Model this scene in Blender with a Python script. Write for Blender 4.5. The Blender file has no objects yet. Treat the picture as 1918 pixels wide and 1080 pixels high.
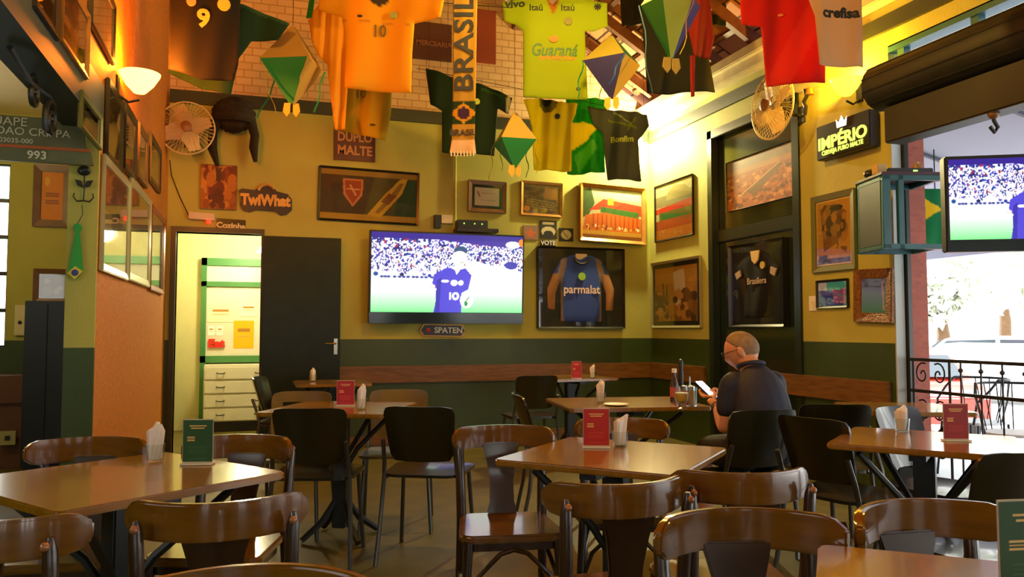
import bpy, bmesh, math, random
import numpy as np
from mathutils import Vector, Matrix
random.seed(7)
sc = bpy.context.scene
COL = sc.collection
R = math.radians
# ------------------------------------------------------------------ camera
CH = 1.2; FPX = 1475.0; YAW = -18.0; PITCH = 3.0
camd = bpy.data.cameras.new('camera'); cam = bpy.data.objects.new('camera', camd); COL.objects.link(cam)
camd.sensor_width = 36.0; camd.lens = 36.0 * FPX / 1918.0; camd.clip_start = .05; camd.clip_end = 300
cam.location = (0, 0, CH); cam.rotation_euler = (R(90 + PITCH), 0, R(YAW))
sc.camera = cam
# ------------------------------------------------------------------ view
sc.view_settings.view_transform = 'Standard'
try: sc.view_settings.look = 'None'
except Exception: pass
sc.view_settings.exposure = 0.0; sc.view_settings.gamma = 1.0; sc.view_settings.use_curve_mapping = False
cy = sc.cycles
cy.use_denoising = True
try: cy.denoiser = 'OPENIMAGEDENOISE'
except Exception: pass
cy.max_bounces = 8; cy.diffuse_bounces = 4; cy.glossy_bounces = 4; cy.transparent_max_bounces = 12
cy.sample_clamp_indirect = 4.0; cy.caustics_reflective = False; cy.caustics_refractive = False
# ------------------------------------------------------------------ sky and sun
w = bpy.data.worlds.new('sky'); sc.world = w; w.use_nodes = True
bg = w.node_tree.nodes['Background']; bg.inputs[0].default_value = (.93, .95, .92, 1); bg.inputs[1].default_value = 5.0
sd = bpy.data.lights.new('sun', 'SUN'); sd.energy = 7.0; sd.angle = R(20); sd.color = (1, .97, .93)
sun = bpy.data.objects.new('sun', sd); COL.objects.link(sun)
sun.rotation_euler = Vector((-.35, .25, -1)).to_track_quat('-Z', 'Y').to_euler()
def lamp(loc, energy, color, radius=.05, kind='POINT'):
    l = bpy.data.lights.new('lamp_light', kind); l.energy = energy; l.color = color
    l.shadow_soft_size = radius
    o = bpy.data.objects.new('lamp_light', l); COL.objects.link(o); o.location = loc
    return o
# ------------------------------------------------------------------ geometry of the view: pixel -> point on a real plane
CAMM = cam.rotation_euler.to_matrix(); CAMP = Vector((0, 0, CH))
CS, SN = math.cos(R(-YAW)), math.sin(R(-YAW))
FWD = Vector((SN, CS, 0)); RGT = Vector((CS, -SN, 0))
def ray(px, py): return CAMM @ Vector(((px - 959) / FPX, (540 - py) / FPX, -1))
def atX(px, py, X): d = ray(px, py); return CAMP + d * (X / d.x)
def atY(px, py, Y): d = ray(px, py); return CAMP + d * (Y / d.y)
def atZ(px, py, Z): d = ray(px, py); return CAMP + d * ((Z - CH) / d.z)
def atD(px, py, D): d = ray(px, py); return CAMP + d * (D / d.dot(FWD))
def atPlane(px, py, P, n):
    d = ray(px, py); return CAMP + d * ((P - CAMP).dot(n) / d.dot(n))
YB = 8.3; XL = -.84; XR = 4.405; YS = 4.84
# ------------------------------------------------------------------ materials
def lin(h):
    if isinstance(h, (tuple, list)): return tuple(h[:3])
    h = h.lstrip('#'); v = [int(h[i:i+2], 16) / 255 for i in (0, 2, 4)]
    return tuple((c / 12.92 if c <= .04045 else ((c + .055) / 1.055) ** 2.4) for c in v)
MATS = {}
def mat(name, col, rough=.5, metal=0., coat=0., noise=0., nscale=8., bump=0., bscale=40., emit=None, estr=0., stretch=None, spec=.5, sheen=0.):
    if name in MATS: return MATS[name]
    m = bpy.data.materials.new(name); m.use_nodes = True; nt = m.node_tree; b = nt.nodes['Principled BSDF']
    c = lin(col); b.inputs['Base Color'].default_value = (*c, 1); b.inputs['Roughness'].default_value = rough
    b.inputs['Metallic'].default_value = metal; b.inputs['Coat Weight'].default_value = coat; b.inputs['Coat Roughness'].default_value = .08
    b.inputs['Specular IOR Level'].default_value = spec
    if sheen: b.inputs['Sheen Weight'].default_value = sheen
    tc = nt.nodes.new('ShaderNodeTexCoord'); src = tc.outputs['Object']
    if stretch:
        mp = nt.nodes.new('ShaderNodeMapping'); mp.inputs['Scale'].default_value = stretch; nt.links.new(src, mp.inputs[0]); src = mp.outputs[0]
    if noise:
        n = nt.nodes.new('ShaderNodeTexNoise'); n.inputs['Scale'].default_value = nscale; n.inputs['Detail'].default_value = 5
        nt.links.new(src, n.inputs[0])
        cr = nt.nodes.new('ShaderNodeValToRGB'); cr.color_ramp.elements[0].position = .3; cr.color_ramp.elements[1].position = .7
        cr.color_ramp.elements[0].color = (*[x * (1 - noise) for x in c], 1); cr.color_ramp.elements[1].color = (*[min(1, x * (1 + noise)) for x in c], 1)
        nt.links.new(n.outputs['Fac'], cr.inputs[0]); nt.links.new(cr.outputs[0], b.inputs['Base Color'])
    if bump:
        n = nt.nodes.new('ShaderNodeTexNoise'); n.inputs['Scale'].default_value = bscale; n.inputs['Detail'].default_value = 4
        nt.links.new(src, n.inputs[0]); bp = nt.nodes.new('ShaderNodeBump'); bp.inputs['Strength'].default_value = bump; bp.inputs['Distance'].default_value = .01
        nt.links.new(n.outputs['Fac'], bp.inputs['Height']); nt.links.new(bp.outputs[0], b.inputs['Normal'])
    if emit: b.inputs['Emission Color'].default_value = (*lin(emit), 1); b.inputs['Emission Strength'].default_value = estr
    MATS[name] = m; return m
def paintmat(name, rough=.5, coat=0., estr=0., sheen=0.):
    if name in MATS: return MATS[name]
    m = bpy.data.materials.new(name); m.use_nodes = True; nt = m.node_tree; b = nt.nodes['Principled BSDF']
    a = nt.nodes.new('ShaderNodeVertexColor'); a.layer_name = 'Col'
    if estr:
        nt.links.new(a.outputs[0], b.inputs['Emission Color']); b.inputs['Emission Strength'].default_value = estr; b.inputs['Base Color'].default_value = (.01, .01, .01, 1)
    else: nt.links.new(a.outputs[0], b.inputs['Base Color'])
    b.inputs['Roughness'].default_value = rough; b.inputs['Coat Weight'].default_value = coat; b.inputs['Coat Roughness'].default_value = .05
    if sheen:
        b.inputs['Sheen Weight'].default_value = sheen; o = [n for n in nt.nodes if n.type == 'OUTPUT_MATERIAL'][0]
        t = nt.nodes.new('ShaderNodeBsdfTranslucent'); nt.links.new(a.outputs[0], t.inputs[0]); mx = nt.nodes.new('ShaderNodeMixShader'); mx.inputs[0].default_value = .42
        nt.links.new(b.outputs[0], mx.inputs[1]); nt.links.new(t.outputs[0], mx.inputs[2]); nt.links.new(mx.outputs[0], o.inputs[0])
    MATS[name] = m; return m
def glassmat(name, tint=(1, 1, 1), ior=1.5, boost=1.):
    if name in MATS: return MATS[name]
    m = bpy.data.materials.new(name); m.use_nodes = True; nt = m.node_tree; nt.nodes.clear()
    o = nt.nodes.new('ShaderNodeOutputMaterial'); mx = nt.nodes.new('ShaderNodeMixShader'); t = nt.nodes.new('ShaderNodeBsdfTransparent')
    g = nt.nodes.new('ShaderNodeBsdfGlossy'); f = nt.nodes.new('ShaderNodeLayerWeight'); f.inputs[0].default_value = .5; pw = nt.nodes.new('ShaderNodeMath'); pw.operation = 'POWER'; pw.inputs[1].default_value = 4.; nt.links.new(f.outputs['Facing'], pw.inputs[0]); ad = nt.nodes.new('ShaderNodeMath'); ad.operation = 'ADD'; ad.inputs[1].default_value = .035; nt.links.new(pw.outputs[0], ad.inputs[0])
    t.inputs[0].default_value = (*tint, 1); g.inputs['Roughness'].default_value = .03
    mu = nt.nodes.new('ShaderNodeMath'); mu.operation = 'MULTIPLY'; mu.inputs[1].default_value = boost * .8; mu.use_clamp = True
    nt.links.new(ad.outputs[0], mu.inputs[0]); nt.links.new(mu.outputs[0], mx.inputs[0]); nt.links.new(t.outputs[0], mx.inputs[1]); nt.links.new(g.outputs[0], mx.inputs[2]); nt.links.new(mx.outputs[0], o.inputs[0])
    MATS[name] = m; return m
def brickmat(name, c1, c2, mortar, scale, rough=.7, bw=.5, rh=.25, msize=.02, rot=(0, 0, 0), bump=.4):
    if name in MATS: return MATS[name]
    m = bpy.data.materials.new(name); m.use_nodes = True; nt = m.node_tree; b = nt.nodes['Principled BSDF']
    tc = nt.nodes.new('ShaderNodeTexCoord'); mp = nt.nodes.new('ShaderNodeMapping'); mp.inputs['Rotation'].default_value = rot
    br = nt.nodes.new('ShaderNodeTexBrick'); br.inputs['Scale'].default_value = scale
    br.inputs['Color1'].default_value = (*lin(c1), 1); br.inputs['Color2'].default_value = (*lin(c2), 1); br.inputs['Mortar'].default_value = (*lin(mortar), 1)
    br.inputs['Mortar Size'].default_value = msize; br.inputs['Brick Width'].default_value = bw; br.inputs['Row Height'].default_value = rh
    nt.links.new(tc.outputs['Object'], mp.inputs[0]); nt.links.new(mp.outputs[0], br.inputs[0]); nt.links.new(br.outputs[0], b.inputs['Base Color'])
    bp = nt.nodes.new('ShaderNodeBump'); bp.inputs['Strength'].default_value = bump; bp.inputs['Distance'].default_value = .02; bp.invert = True
    nt.links.new(br.outputs['Fac'], bp.inputs['Height']); nt.links.new(bp.outputs[0], b.inputs['Normal'])
    b.inputs['Roughness'].default_value = rough
    MATS[name] = m; return m
# ------------------------------------------------------------------ tags
def tag(o, label, cat, group=None, kind=None):
    if label: o['label'] = label
    if cat: o['category'] = cat
    if group: o['group'] = group
    if kind: o['kind'] = kind
    return o
def empty(name, loc, rz=0., rx=0.):
    o = bpy.data.objects.new(name, None); COL.objects.link(o); o.location = loc; o.rotation_euler = (rx, 0, rz); o.empty_display_size = .1
    return o
def copy_tree(o, parent=None):
    c = o.copy(); COL.objects.link(c)
    if parent: c.parent = parent
    for ch in list(o.children): copy_tree(ch, c)
    return c
# ------------------------------------------------------------------ mesh builder
class MB:
    def __init__(s): s.v = []; s.f = []; s.m = []; s.mi = 0
    def add(s, vs, fs):
        k = len(s.v); s.v += [tuple(v) for v in vs]; s.f += [tuple(i + k for i in f) for f in fs]; s.m += [s.mi] * len(fs); return s
    def box(s, x0, x1, y0, y1, z0, z1, M=None):
        vs = [Vector((x, y, z)) for x in (x0, x1) for y in (y0, y1) for z in (z0, z1)]
        if M is not None: vs = [M @ v for v in vs]
        return s.add(vs, [(0, 1, 3, 2), (4, 6, 7, 5), (0, 4, 5, 1), (2, 3, 7, 6), (0, 2, 6, 4), (1, 5, 7, 3)])
    def hexa(s, lo, hi):   # 4 lower, 4 upper corners, counter-clockwise
        return s.add(list(lo) + list(hi), [(3, 2, 1, 0), (4, 5, 6, 7), (0, 1, 5, 4), (1, 2, 6, 5), (2, 3, 7, 6), (3, 0, 4, 7)])
    def prism(s, pts, d0, d1, axis='y', M=None):   # outline in the two other axes
        n = len(pts)
        def mk(a, b, d): return {'y': Vector((a, d, b)), 'x': Vector((d, a, b)), 'z': Vector((a, b, d))}[axis]
        vs = [mk(a, b, d0) for a, b in pts] + [mk(a, b, d1) for a, b in pts]
        if M is not None: vs = [M @ v for v in vs]
        return s.add(vs, [tuple(range(n)), tuple(range(2 * n - 1, n - 1, -1))] + [(i, i + n, (i + 1) % n + n, (i + 1) % n) for i in range(n)])
    def tube(s, path, r, seg=8, closed=False, flat=None):
        path = [Vector(p) for p in path]; n = len(path); rs = r if isinstance(r, (list, tuple)) else [r] * n
        rings = []; up = None
        for i, p in enumerate(path):
            if closed: t = path[(i + 1) % n] - path[i - 1]
            else: t = path[min(i + 1, n - 1)] - path[max(i - 1, 0)]
            t = t.normalized() if t.length > 1e-9 else Vector((0, 0, 1))
            if up is None: up = Vector((0, 0, 1)) if abs(t.z) < .9 else Vector((1, 0, 0))
            a = t.cross(up)
            if a.length < 1e-6: a = t.cross(Vector((0, 1, 0)))
            a.normalize(); b = a.cross(t).normalized(); up = b
            fx, fy = flat or (1, 1)
            rings.append([p + (a * math.cos(2 * math.pi * k / seg) * fx + b * math.sin(2 * math.pi * k / seg) * fy) * rs[i] for k in range(seg)])
        vs = [v for q in rings for v in q]; fs = []
        for i in range(n if closed else n - 1):
            j = (i + 1) % n
            for k in range(seg): fs.append((i * seg + k, i * seg + (k + 1) % seg, j * seg + (k + 1) % seg, j * seg + k))
        if not closed: fs += [tuple(reversed(range(seg))), tuple((n - 1) * seg + k for k in range(seg))]
        return s.add(vs, fs)
    def lathe(s, prof, seg=20, c=(0, 0, 0), M=None):
        vs = []; fs = []; n = len(prof)
        for (r, z) in prof:
            for k in range(seg):
                a = 2 * math.pi * k / seg; v = Vector((c[0] + r * math.cos(a), c[1] + r * math.sin(a), c[2] + z)); vs.append(M @ v if M is not None else v)
        for i in range(n - 1):
            for k in range(seg): fs.append((i * seg + k, i * seg + (k + 1) % seg, (i + 1) * seg + (k + 1) % seg, (i + 1) * seg + k))
        if prof[0][0] > 1e-4: fs.append(tuple(reversed(range(seg))))
        if prof[-1][0] > 1e-4: fs.append(tuple((n - 1) * seg + k for k in range(seg)))
        return s.add(vs, fs)
    def ball(s, c, r, seg=12, rings=8, sc_=(1, 1, 1), M=None):
        vs = []; fs = []
        for i in range(rings + 1):
            t = math.pi * i / rings
            for k in range(seg):
                a = 2 * math.pi * k / seg; v = Vector((c[0] + r * sc_[0] * math.sin(t) * math.cos(a), c[1] + r * sc_[1] * math.sin(t) * math.sin(a), c[2] + r * sc_[2] * math.cos(t)))
                vs.append(M @ v if M is not None else v)
        for i in range(rings):
            for k in range(seg): fs.append((i * seg + k, (i + 1) * seg + k, (i + 1) * seg + (k + 1) % seg, i * seg + (k + 1) % seg))
        return s.add(vs, fs)
    def build(s, name, mats, parent=None, smooth=False, bevel=0., sub=0, loc=None, weld=True, kind=None):
        me = bpy.data.meshes.new(name)
        bm = bmesh.new(); bv = [bm.verts.new(v) for v in s.v]
        for f, mi in zip(s.f, s.m):
            try: q = bm.faces.new([bv[i] for i in f]); q.material_index = mi; q.smooth = smooth
            except ValueError: pass
        if weld: bmesh.ops.remove_doubles(bm, verts=bm.verts, dist=1e-5)
        bmesh.ops.recalc_face_normals(bm, faces=bm.faces)
        if bevel:
            es = [e for e in bm.edges if len(e.link_faces) == 2 and e.calc_face_angle(0) > .6]
            bmesh.ops.bevel(bm, geom=es, offset=bevel, segments=2, affect='EDGES', clamp_overlap=True)
        bm.to_mesh(me); bm.free()
        for m in (mats if isinstance(mats, (list, tuple)) else [mats]): me.materials.append(m)
        o = bpy.data.objects.new(name, me); COL.objects.link(o)
        if sub: md = o.modifiers.new('s', 'SUBSURF'); md.levels = sub; md.render_levels = sub
        if smooth and not sub:
            try: me.set_sharp_from_angle(angle=R(40))
            except Exception: pass
        if parent: o.parent = parent
        if loc: o.location = loc
        if kind: o['kind'] = kind
        return o
def struct(mb, name, mats, **k): return mb.build(name, mats, kind='structure', **k)
def arc(c, r, a0, a1, n, plane='xy'):
    out = []
    for i in range(n + 1):
        a = R(a0 + (a1 - a0) * i / n); p, q = r * math.cos(a), r * math.sin(a)
        out.append({'xy': Vector((c[0] + p, c[1] + q, c[2])), 'xz': Vector((c[0] + p, c[1], c[2] + q)), 'yz': Vector((c[0], c[1] + p, c[2] + q))}[plane])
    return out
def rrect(w_, h_, r, n=4, cx=0, cy=0):
    pts = []
    for (sx, sy, a) in ((1, 1, 0), (-1, 1, 90), (-1, -1, 180), (1, -1, 270)):
        for i in range(n + 1):
            t = R(a + 90 * i / n); pts.append((cx + sx * (w_ / 2 - r) + r * math.cos(t), cy + sy * (h_ / 2 - r) + r * math.sin(t)))
    return pts
# ------------------------------------------------------------------ painted flat art (colour attribute on a grid)
class Canvas:
    def __init__(s, W, H, c='#000000'):
        s.W, s.H = W, H; s.a = np.zeros((H, W, 3)); s.a[:] = lin(c)
        s.x, s.y = np.meshgrid((np.arange(W)) / (W - 1), (np.arange(H)) / (H - 1))
        s.rng = np.random.RandomState(W * 7 + H)
    def fill(s, mk, c): s.a[mk] = lin(c); return s
    def rect(s, x0, y0, x1, y1, c): return s.fill((s.x >= x0) & (s.x <= x1) & (s.y >= y0) & (s.y <= y1), c)
    def ell(s, cx, cy, rx, ry, c): return s.fill(((s.x - cx) / rx) ** 2 + ((s.y - cy) / ry) ** 2 <= 1, c)
    def poly(s, pts, c): return s.fill(s.inside(pts), c)
    def inside(s, pts):
        mk = np.zeros_like(s.x, bool); n = len(pts)
        for i in range(n):
            x0, y0 = pts[i]; x1, y1 = pts[(i + 1) % n]
            if y0 == y1: continue
            mk ^= ((s.y > min(y0, y1)) & (s.y <= max(y0, y1)) & (s.x < x0 + (s.y - y0) * (x1 - x0) / (y1 - y0)))
        return mk
    def line(s, x0, y0, x1, y1, wd, c):
        dx, dy = x1 - x0, y1 - y0; L = dx * dx + dy * dy + 1e-9
        t = np.clip(((s.x - x0) * dx + (s.y - y0) * dy) / L, 0, 1); d = np.hypot(s.x - x0 - t * dx, s.y - y0 - t * dy)
        return s.fill(d < wd, c)
    def blobs(s, n, x0, y0, x1, y1, r, cols, ar=1.):
        for i in range(n):
            c = cols[s.rng.randint(len(cols))]; rr = r * (.5 + s.rng.rand())
            s.ell(x0 + (x1 - x0) * s.rng.rand(), y0 + (y1 - y0) * s.rng.rand(), rr, rr * ar, c)
        return s
    def noise(s, amt):
        s.a *= 1 + amt * (s.rng.rand(s.H, s.W, 1) - .5) * 2; return s
    def sample(s, u, v):
        return s.a[int(min(max(v, 0), 1) * (s.H - 1) + .5), int(min(max(u, 0), 1) * (s.W - 1) + .5)]
def painted(name, cv, w_, h_, m, parent=None, y=0., x0=None, z0=None):
    """flat art facing local -Y, lower left corner at x0,z0"""
    x0 = -w_ / 2 if x0 is None else x0; z0 = -h_ / 2 if z0 is None else z0
    W, H = cv.W, cv.H; me = bpy.data.meshes.new(name)
    vs = np.zeros((H * W, 3)); vs[:, 0] = (x0 + cv.x * w_).ravel(); vs[:, 1] = y; vs[:, 2] = (z0 + (1 - cv.y) * h_).ravel()
    idx = np.arange(H * W).reshape(H, W)
    fs = np.stack([idx[1:, :-1], idx[1:, 1:], idx[:-1, 1:], idx[:-1, :-1]], -1).reshape(-1, 4)
    me.from_pydata(vs.tolist(), [], fs.tolist())
    at = me.color_attributes.new('Col', 'FLOAT_COLOR', 'POINT'); ca = np.ones((H * W, 4)); ca[:, :3] = cv.a.reshape(-1, 3); at.data.foreach_set('color', ca.ravel())
    me.materials.append(m); o = bpy.data.objects.new(name, me); COL.objects.link(o)
    if parent: o.parent = parent
    return o
def text_mesh(body, size, sx=1., bold=0., ext=.002, font_shear=0., spacing=1.):
    cu = bpy.data.curves.new('t', 'FONT'); cu.body = body; cu.size = size; cu.extrude = ext; cu.offset = bold; cu.align_x = 'CENTER'; cu.align_y = 'CENTER'; cu.resolution_u = 3
    cu.shear = font_shear; cu.space_character = spacing
    o = bpy.data.objects.new('t', cu); COL.objects.link(o); dg = bpy.context.evaluated_depsgraph_get(); dg.update()
    me = bpy.data.meshes.new_from_object(o.evaluated_get(dg)); bpy.data.objects.remove(o)
    for v in me.vertices: v.co = (v.co.x * sx, -v.co.z, v.co.y)
    return me
def text(body, size, m, parent=None, loc=(0, 0, 0), sx=1., bold=0., ext=.002, rot=0., name='lettering', disp=None, shear=0., spacing=1.):
    me = text_mesh(body, size, sx, bold, ext, shear, spacing); me.name = name
    c, s_ = math.cos(R(rot)), math.sin(R(rot))
    for v in me.vertices:
        x, y, z = v.co; x, z = x * c - z * s_ + loc[0], x * s_ + z * c + loc[2]; y += loc[1]
        if disp: y += disp(x, z)
        v.co = (x, y, z)
    me.materials.clear(); me.materials.append(m)
    o = bpy.data.objects.new(name, me); COL.objects.link(o)
    if parent: o.parent = parent
    return o
# ------------------------------------------------------------------ shared materials
M_wall = mat('wall_paint', (.44, .43, .085), .75, noise=.06, nscale=3, bump=.15, bscale=60)
M_green = mat('dado_green', (.034, .066, .009), .45, noise=.1, nscale=4, bump=.1)
M_wood = mat('brown_board', (.17, .075, .010), .45, noise=.3, nscale=6, stretch=(1, 1, 8))
M_rust = mat('rust_wall', (.46, .14, .006), .7, noise=.18, nscale=30, bump=.5, bscale=80)
M_floor = mat('floor', (.11, .085, .010), .48, noise=.25, nscale=5, bump=.1, bscale=12)
M_darkgreen = mat('dark_green_gloss', (.012, .018, .003), .3, noise=.2, spec=.25)
M_black = mat('black', (.01, .01, .011), .4)
M_dark = mat('dark_metal', (.02, .022, .02), .4, metal=.3)
M_teal = mat('teal_paint', (.02, .11, .13), .4, noise=.1)
M_beam = mat('roof_timber', (.16, .06, .025), .6, noise=.3, nscale=10, stretch=(1, 6, 1))
M_white = mat('white_paint', (.75, .73, .66), .5, noise=.04)
M_cream = mat('cream', (.72, .66, .38), .6, noise=.04)
M_redwood = mat('chair_wood', (.17, .068, .002), .22, noise=.25, nscale=6, coat=.8, stretch=(1, 1, 5))
M_darkwood = mat('chair_frame_wood', (.035, .015, .003), .30, noise=.25, coat=.5)
M_top = mat('tabletop_wood', (.28, .125, .003), .23, noise=.22, nscale=5, coat=.5, stretch=(6, 1, 1))
M_plastic = mat('dark_plastic', (.013, .012, .003), .28, noise=.1, coat=.4)
M_tube = mat('steel_tube', (.10, .10, .09), .35, metal=.8)
M_paper = mat('paper', (.82, .78, .72), .7, noise=.04, nscale=20)
M_glass = glassmat('clear_glass', (.93, .95, .93), 1.45, 1.3)
M_pane = glassmat('picture_glass', (.96, .97, .96), 1.5, 1.2)
M_white_txt = mat('white_lettering', (.8, .78, .7), .5)
M_gold_txt = mat('gold_lettering', (.75, .5, .1), .5)
M_dk_txt = mat('dark_lettering', (.01, .02, .02), .6)
M_red_txt = mat('red_lettering', (.5, .03, .02), .5)
# ================================================================== THE SETTING
ZD = atY(640, 635, YB).z; ZR1 = atY(860, 683, YB).z; ZR0 = atY(860, 714, YB).z
DX0 = atY(327, 600, YB).x; DX1 = atY(487, 600, YB).x; DZ = atY(407, 436, YB).z
WX1 = atY(15, 450, YB).x; WZ1 = atY(8, 306, YB).z; WZ0 = atY(8, 650, YB).z
struct(MB().box(-3.75, 4.56, -3.2, 10.4, -.1, 0), 'floor', M_floor)
mb = MB()
def wall_boxes(mb, spans, y0, y1, axis='x'):
    for (a0, a1, z0, z1) in spans:
        for (q0, q1, mi) in ((z0, min(z1, ZD), 1), (max(z0, ZD), z1, 0)):
            if q1 - q0 > 1e-4:
                mb.mi = mi
                if axis == 'x': mb.box(a0, a1, y0, y1, q0, q1)
                else: mb.box(y0, y1, a0, a1, q0, q1)
wall_boxes(mb, [(-3.6, WX1 - .75, 0, 3.55), (WX1 - .75, WX1, 0, WZ0), (WX1 - .75, WX1, WZ1, 3.55), (WX1, DX0, 0, 3.55), (DX0, DX1, DZ, 3.55), (DX1, XR + .15, 0, 3.55)], YB, YB + .15)
struct(mb, 'wall_back', [M_wall, M_green])
M_wbrick = brickmat('whitewashed_brick', (.70, .50, .26), (.62, .42, .20), (.46, .27, .10), 3.2, .8, rot=(R(90), 0, 0), msize=.018, bump=.8)
struct(MB().prism([(-1.0, 3.55), (XR + .15, 3.55), (XR + .15, 3.72), (1.0, 5.9), (-1.0, 4.7)], YB, YB + .15), 'wall_gable', M_wbrick)
M_band = mat('dark_band', (.02, .028, .014), .5)
mbz = MB(); mbz.box(XL, XR, YB - .03, YB, 3.43, 3.56); struct(mbz, 'trim_1', M_band)
mbz = MB(); mbz.box(XR - .03, XR, -3, YB - .03, 3.40, 3.52); struct(mbz, 'trim_2', M_band)
struct(MB().box(DX1 + .01, XR, YB - .035, YB, ZR0, ZR1), 'trim_3', M_wood, bevel=.004)
struct(MB().box(XR - .035, XR, 4.62, 6.02, ZR0, ZR1).box(XR - .035, XR, 7.1, YB - .035, ZR0, ZR1), 'trim_4', M_wood, bevel=.004)
struct(MB().box(DX1 + .01, XR, YB - .03, YB, 0, .1), 'baseboard_back', M_wood, bevel=.004)
# right wall with the tall blind door
GY0 = atX(1500, 400, XR).y; GY1 = atX(1328, 400, XR).y; GZ = atX(1330, 246, XR).z
mb = MB(); WT = .09; YE = atX(1673, 500, XR).y
wall_boxes(mb, [(YE, GY0, 0, 3.72), (GY0, GY1, GZ, 3.72), (GY1, YB + .15, 0, 3.72)], XR, XR + WT, 'y')
mb.mi = 0; mb.box(XR, XR + WT, -3.2, YE, 3.28, 3.72); mb.box(XR, XR + WT, -3.2, -2.2, 0, 3.28); mb.mi = 1; mb.box(XR + WT, XR + .13, YE, YB + .15, 0, 3.7)
struct(mb, 'wall_right', [M_wall, M_green])
struct(MB().box(XR + .001, XR + .085, YE - .012, YE - .001, 0, 2.6), 'trim_5', mat('pale_jamb', (.45, .50, .48), .6))
struct(MB().box(XR - .12, XR + .06, -3, YB - .001, 3.60, 3.74).box(XR - .18, XR + .02, -3, YB - .001, 3.70, 3.80), 'trim_6', mat('cornice_paint', (.60, .54, .34), .6, noise=.1), bevel=.01)
# blind door: casing, panels
mb = MB(); mb.box(XR + .06, XR + .12, GY0, GY1, 0, GZ)
dr = struct(mb, 'door_2', mat('door_gloss_green', (.010, .020, .006), .16, coat=.9))
cs = MB(); cs.box(XR - .02, XR + .06, GY0, GY0 + .09, 0, GZ); cs.box(XR - .02, XR + .06, GY1 - .09, GY1, 0, GZ); cs.box(XR - .02, XR + .06, GY0, GY1, GZ - .09, GZ); cs.box(XR + .02, XR + .07, GY0, GY1, 2.08, 2.2)
cs.build('door_casing', mat('door_casing_paint', (.014, .022, .010), .3), dr, bevel=.006)
# left partition, beam and the wall above it
mb = MB(); mb.box(XL - .15, XL, YS, YB, 0, 4.75); mb.box(XL - .15, XL, -3.2, YS, 2.55, 4.75)
struct(mb, 'wall_left', M_rust)
mb = MB(); mb.box(XL - .17, XL + .012, -3.2, YS + .0, 2.30, 2.56)
struct(mb, 'trim_7', mat('beam_blue_green', (.035, .055, .05), .55))
mb = MB(); mb.mi = 1; mb.box(XL - .15, XL - .001, YS - .02, YS, 0, ZD); mb.mi = 0; mb.box(XL - .15, XL - .001, YS - .02, YS, ZD, 2.3)
struct(mb, 'trim_8', [M_wall, M_green])
# left room
mb = MB(); wall_boxes(mb, [(-3.2, -1.6, 0, 3.2), (-1.6, 2.6, 0, 1.6), (-1.6, 2.6, 2.3, 3.2), (2.6, YB, 0, 3.2)], -3.75, -3.6, 'y')
struct(mb, 'wall_far_left', [M_wall, M_green])
struct(MB().box(-3.75, XL - .15, -3.2, YB + .15, 3.2, 3.3), 'ceiling_left_room', M_cream)
# wall behind the photographer, three tall openings
mb = MB(); wall_boxes(mb, [(-3.75, -2.2, 0, 4.2), (-2.2, -1.4, 2.0, 4.2), (-1.4, -.3, 0, 4.2), (-.3, .8, 2.0, 4.2), (.8, 2.0, 0, 4.2), (2.0, 3.1, 2.0, 4.2), (3.1, XR + .15, 0, 4.2)], -3.2, -3.05)
mb.mi = 0; mb.prism([(XL - .2, 4.2), (XR + .15, 3.9), (1.0, 5.9)], -3.2, -3.05)
struct(mb, 'wall_front', [M_wall, M_green])
for k, (a, b) in enumerate(((-2.2, -1.4), (-.3, .8), (2.0, 3.1))):
    mb = MB(); n = 3
    for i in range(n + 1): x = a + (b - a) * i / n; mb.box(x - .08, x + .08, -3.15, -3.1, 0, 2.0)
    for z in (.1, 1.97): mb.box(a, b, -3.15, -3.1, z - .02, z + .03)
    o = struct(mb, 'window_%d' % (k + 2), M_darkgreen)
# left room window in the back wall
mb = MB(); a, b = WX1 - .75, WX1
for i in range(4): x = a + (b - a) * i / 3; mb.box(x - .015, x + .015, YB + .04, YB + .08, WZ0, WZ1)
nz = 5
for i in range(nz + 1): z = WZ0 + (WZ1 - WZ0) * i / nz; mb.box(a, b, YB + .04, YB + .08, z - .018, z + .018)
o = struct(mb, 'window_1', M_dark); g = MB().box(a, b, YB + .055, YB + .06, WZ0, WZ1).build('window_pane', M_glass, o)
# ---- roof: tiles over battens and rafters
M_tile = brickmat('clay_tiles', (.62, .30, .12), (.45, .17, .05), (.05, .02, .01), 1.0, .8, bw=.20, rh=.33, msize=.012, bump=1.)
def roof(name, x0, z0, x1, z1):
    L = math.hypot(x1 - x0, z1 - z0); ang = math.atan2(z1 - z0, x1 - x0)
    o = struct(MB().box(-.05, L + .12, -3.2, YB + .3, -.12, -.07), name, M_tile); o.location = (x0, 0, z0); o.rotation_euler = (0, -ang, 0)
    pr = None
    for i in range(int(L / .32) + 1):
        if pr is None: pr = MB().box(-.02, .03, -3.2, YB, -.07, -.035).build('batten', M_beam, o); pr.location.x = .1
        else: q = pr.copy(); COL.objects.link(q); q.location.x = .1 + .32 * i
    pr = None
    for i in range(18):
        if pr is None: pr = MB().box(.02, L, -.03, .03, -.035, .07).build('rafter', M_beam, o); pr.location.y = -2.6
        else: q = pr.copy(); COL.objects.link(q); q.location.y = -2.6 + .62 * i
    return o
roof('ceiling', XR + .15, 3.74, 1.0, 5.87); roof('ceiling_left_slope', 1.0, 5.87, XL - .2, 4.72)
for k, y in enumerate((4.6, 1.6)):
    bm_ = struct(MB().box(XL, XR - .02, y - .06, y + .06, 3.8, 3.96), 'trim_%d' % (10 + k), M_beam, bevel=.006)
for k, (x, z) in enumerate(((2.75, 4.66),)):
    struct(MB().box(x - .06, x + .06, -3, YB, z - .08, z + .05), 'trim_%d' % (14 + k), M_beam, bevel=.006)
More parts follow.
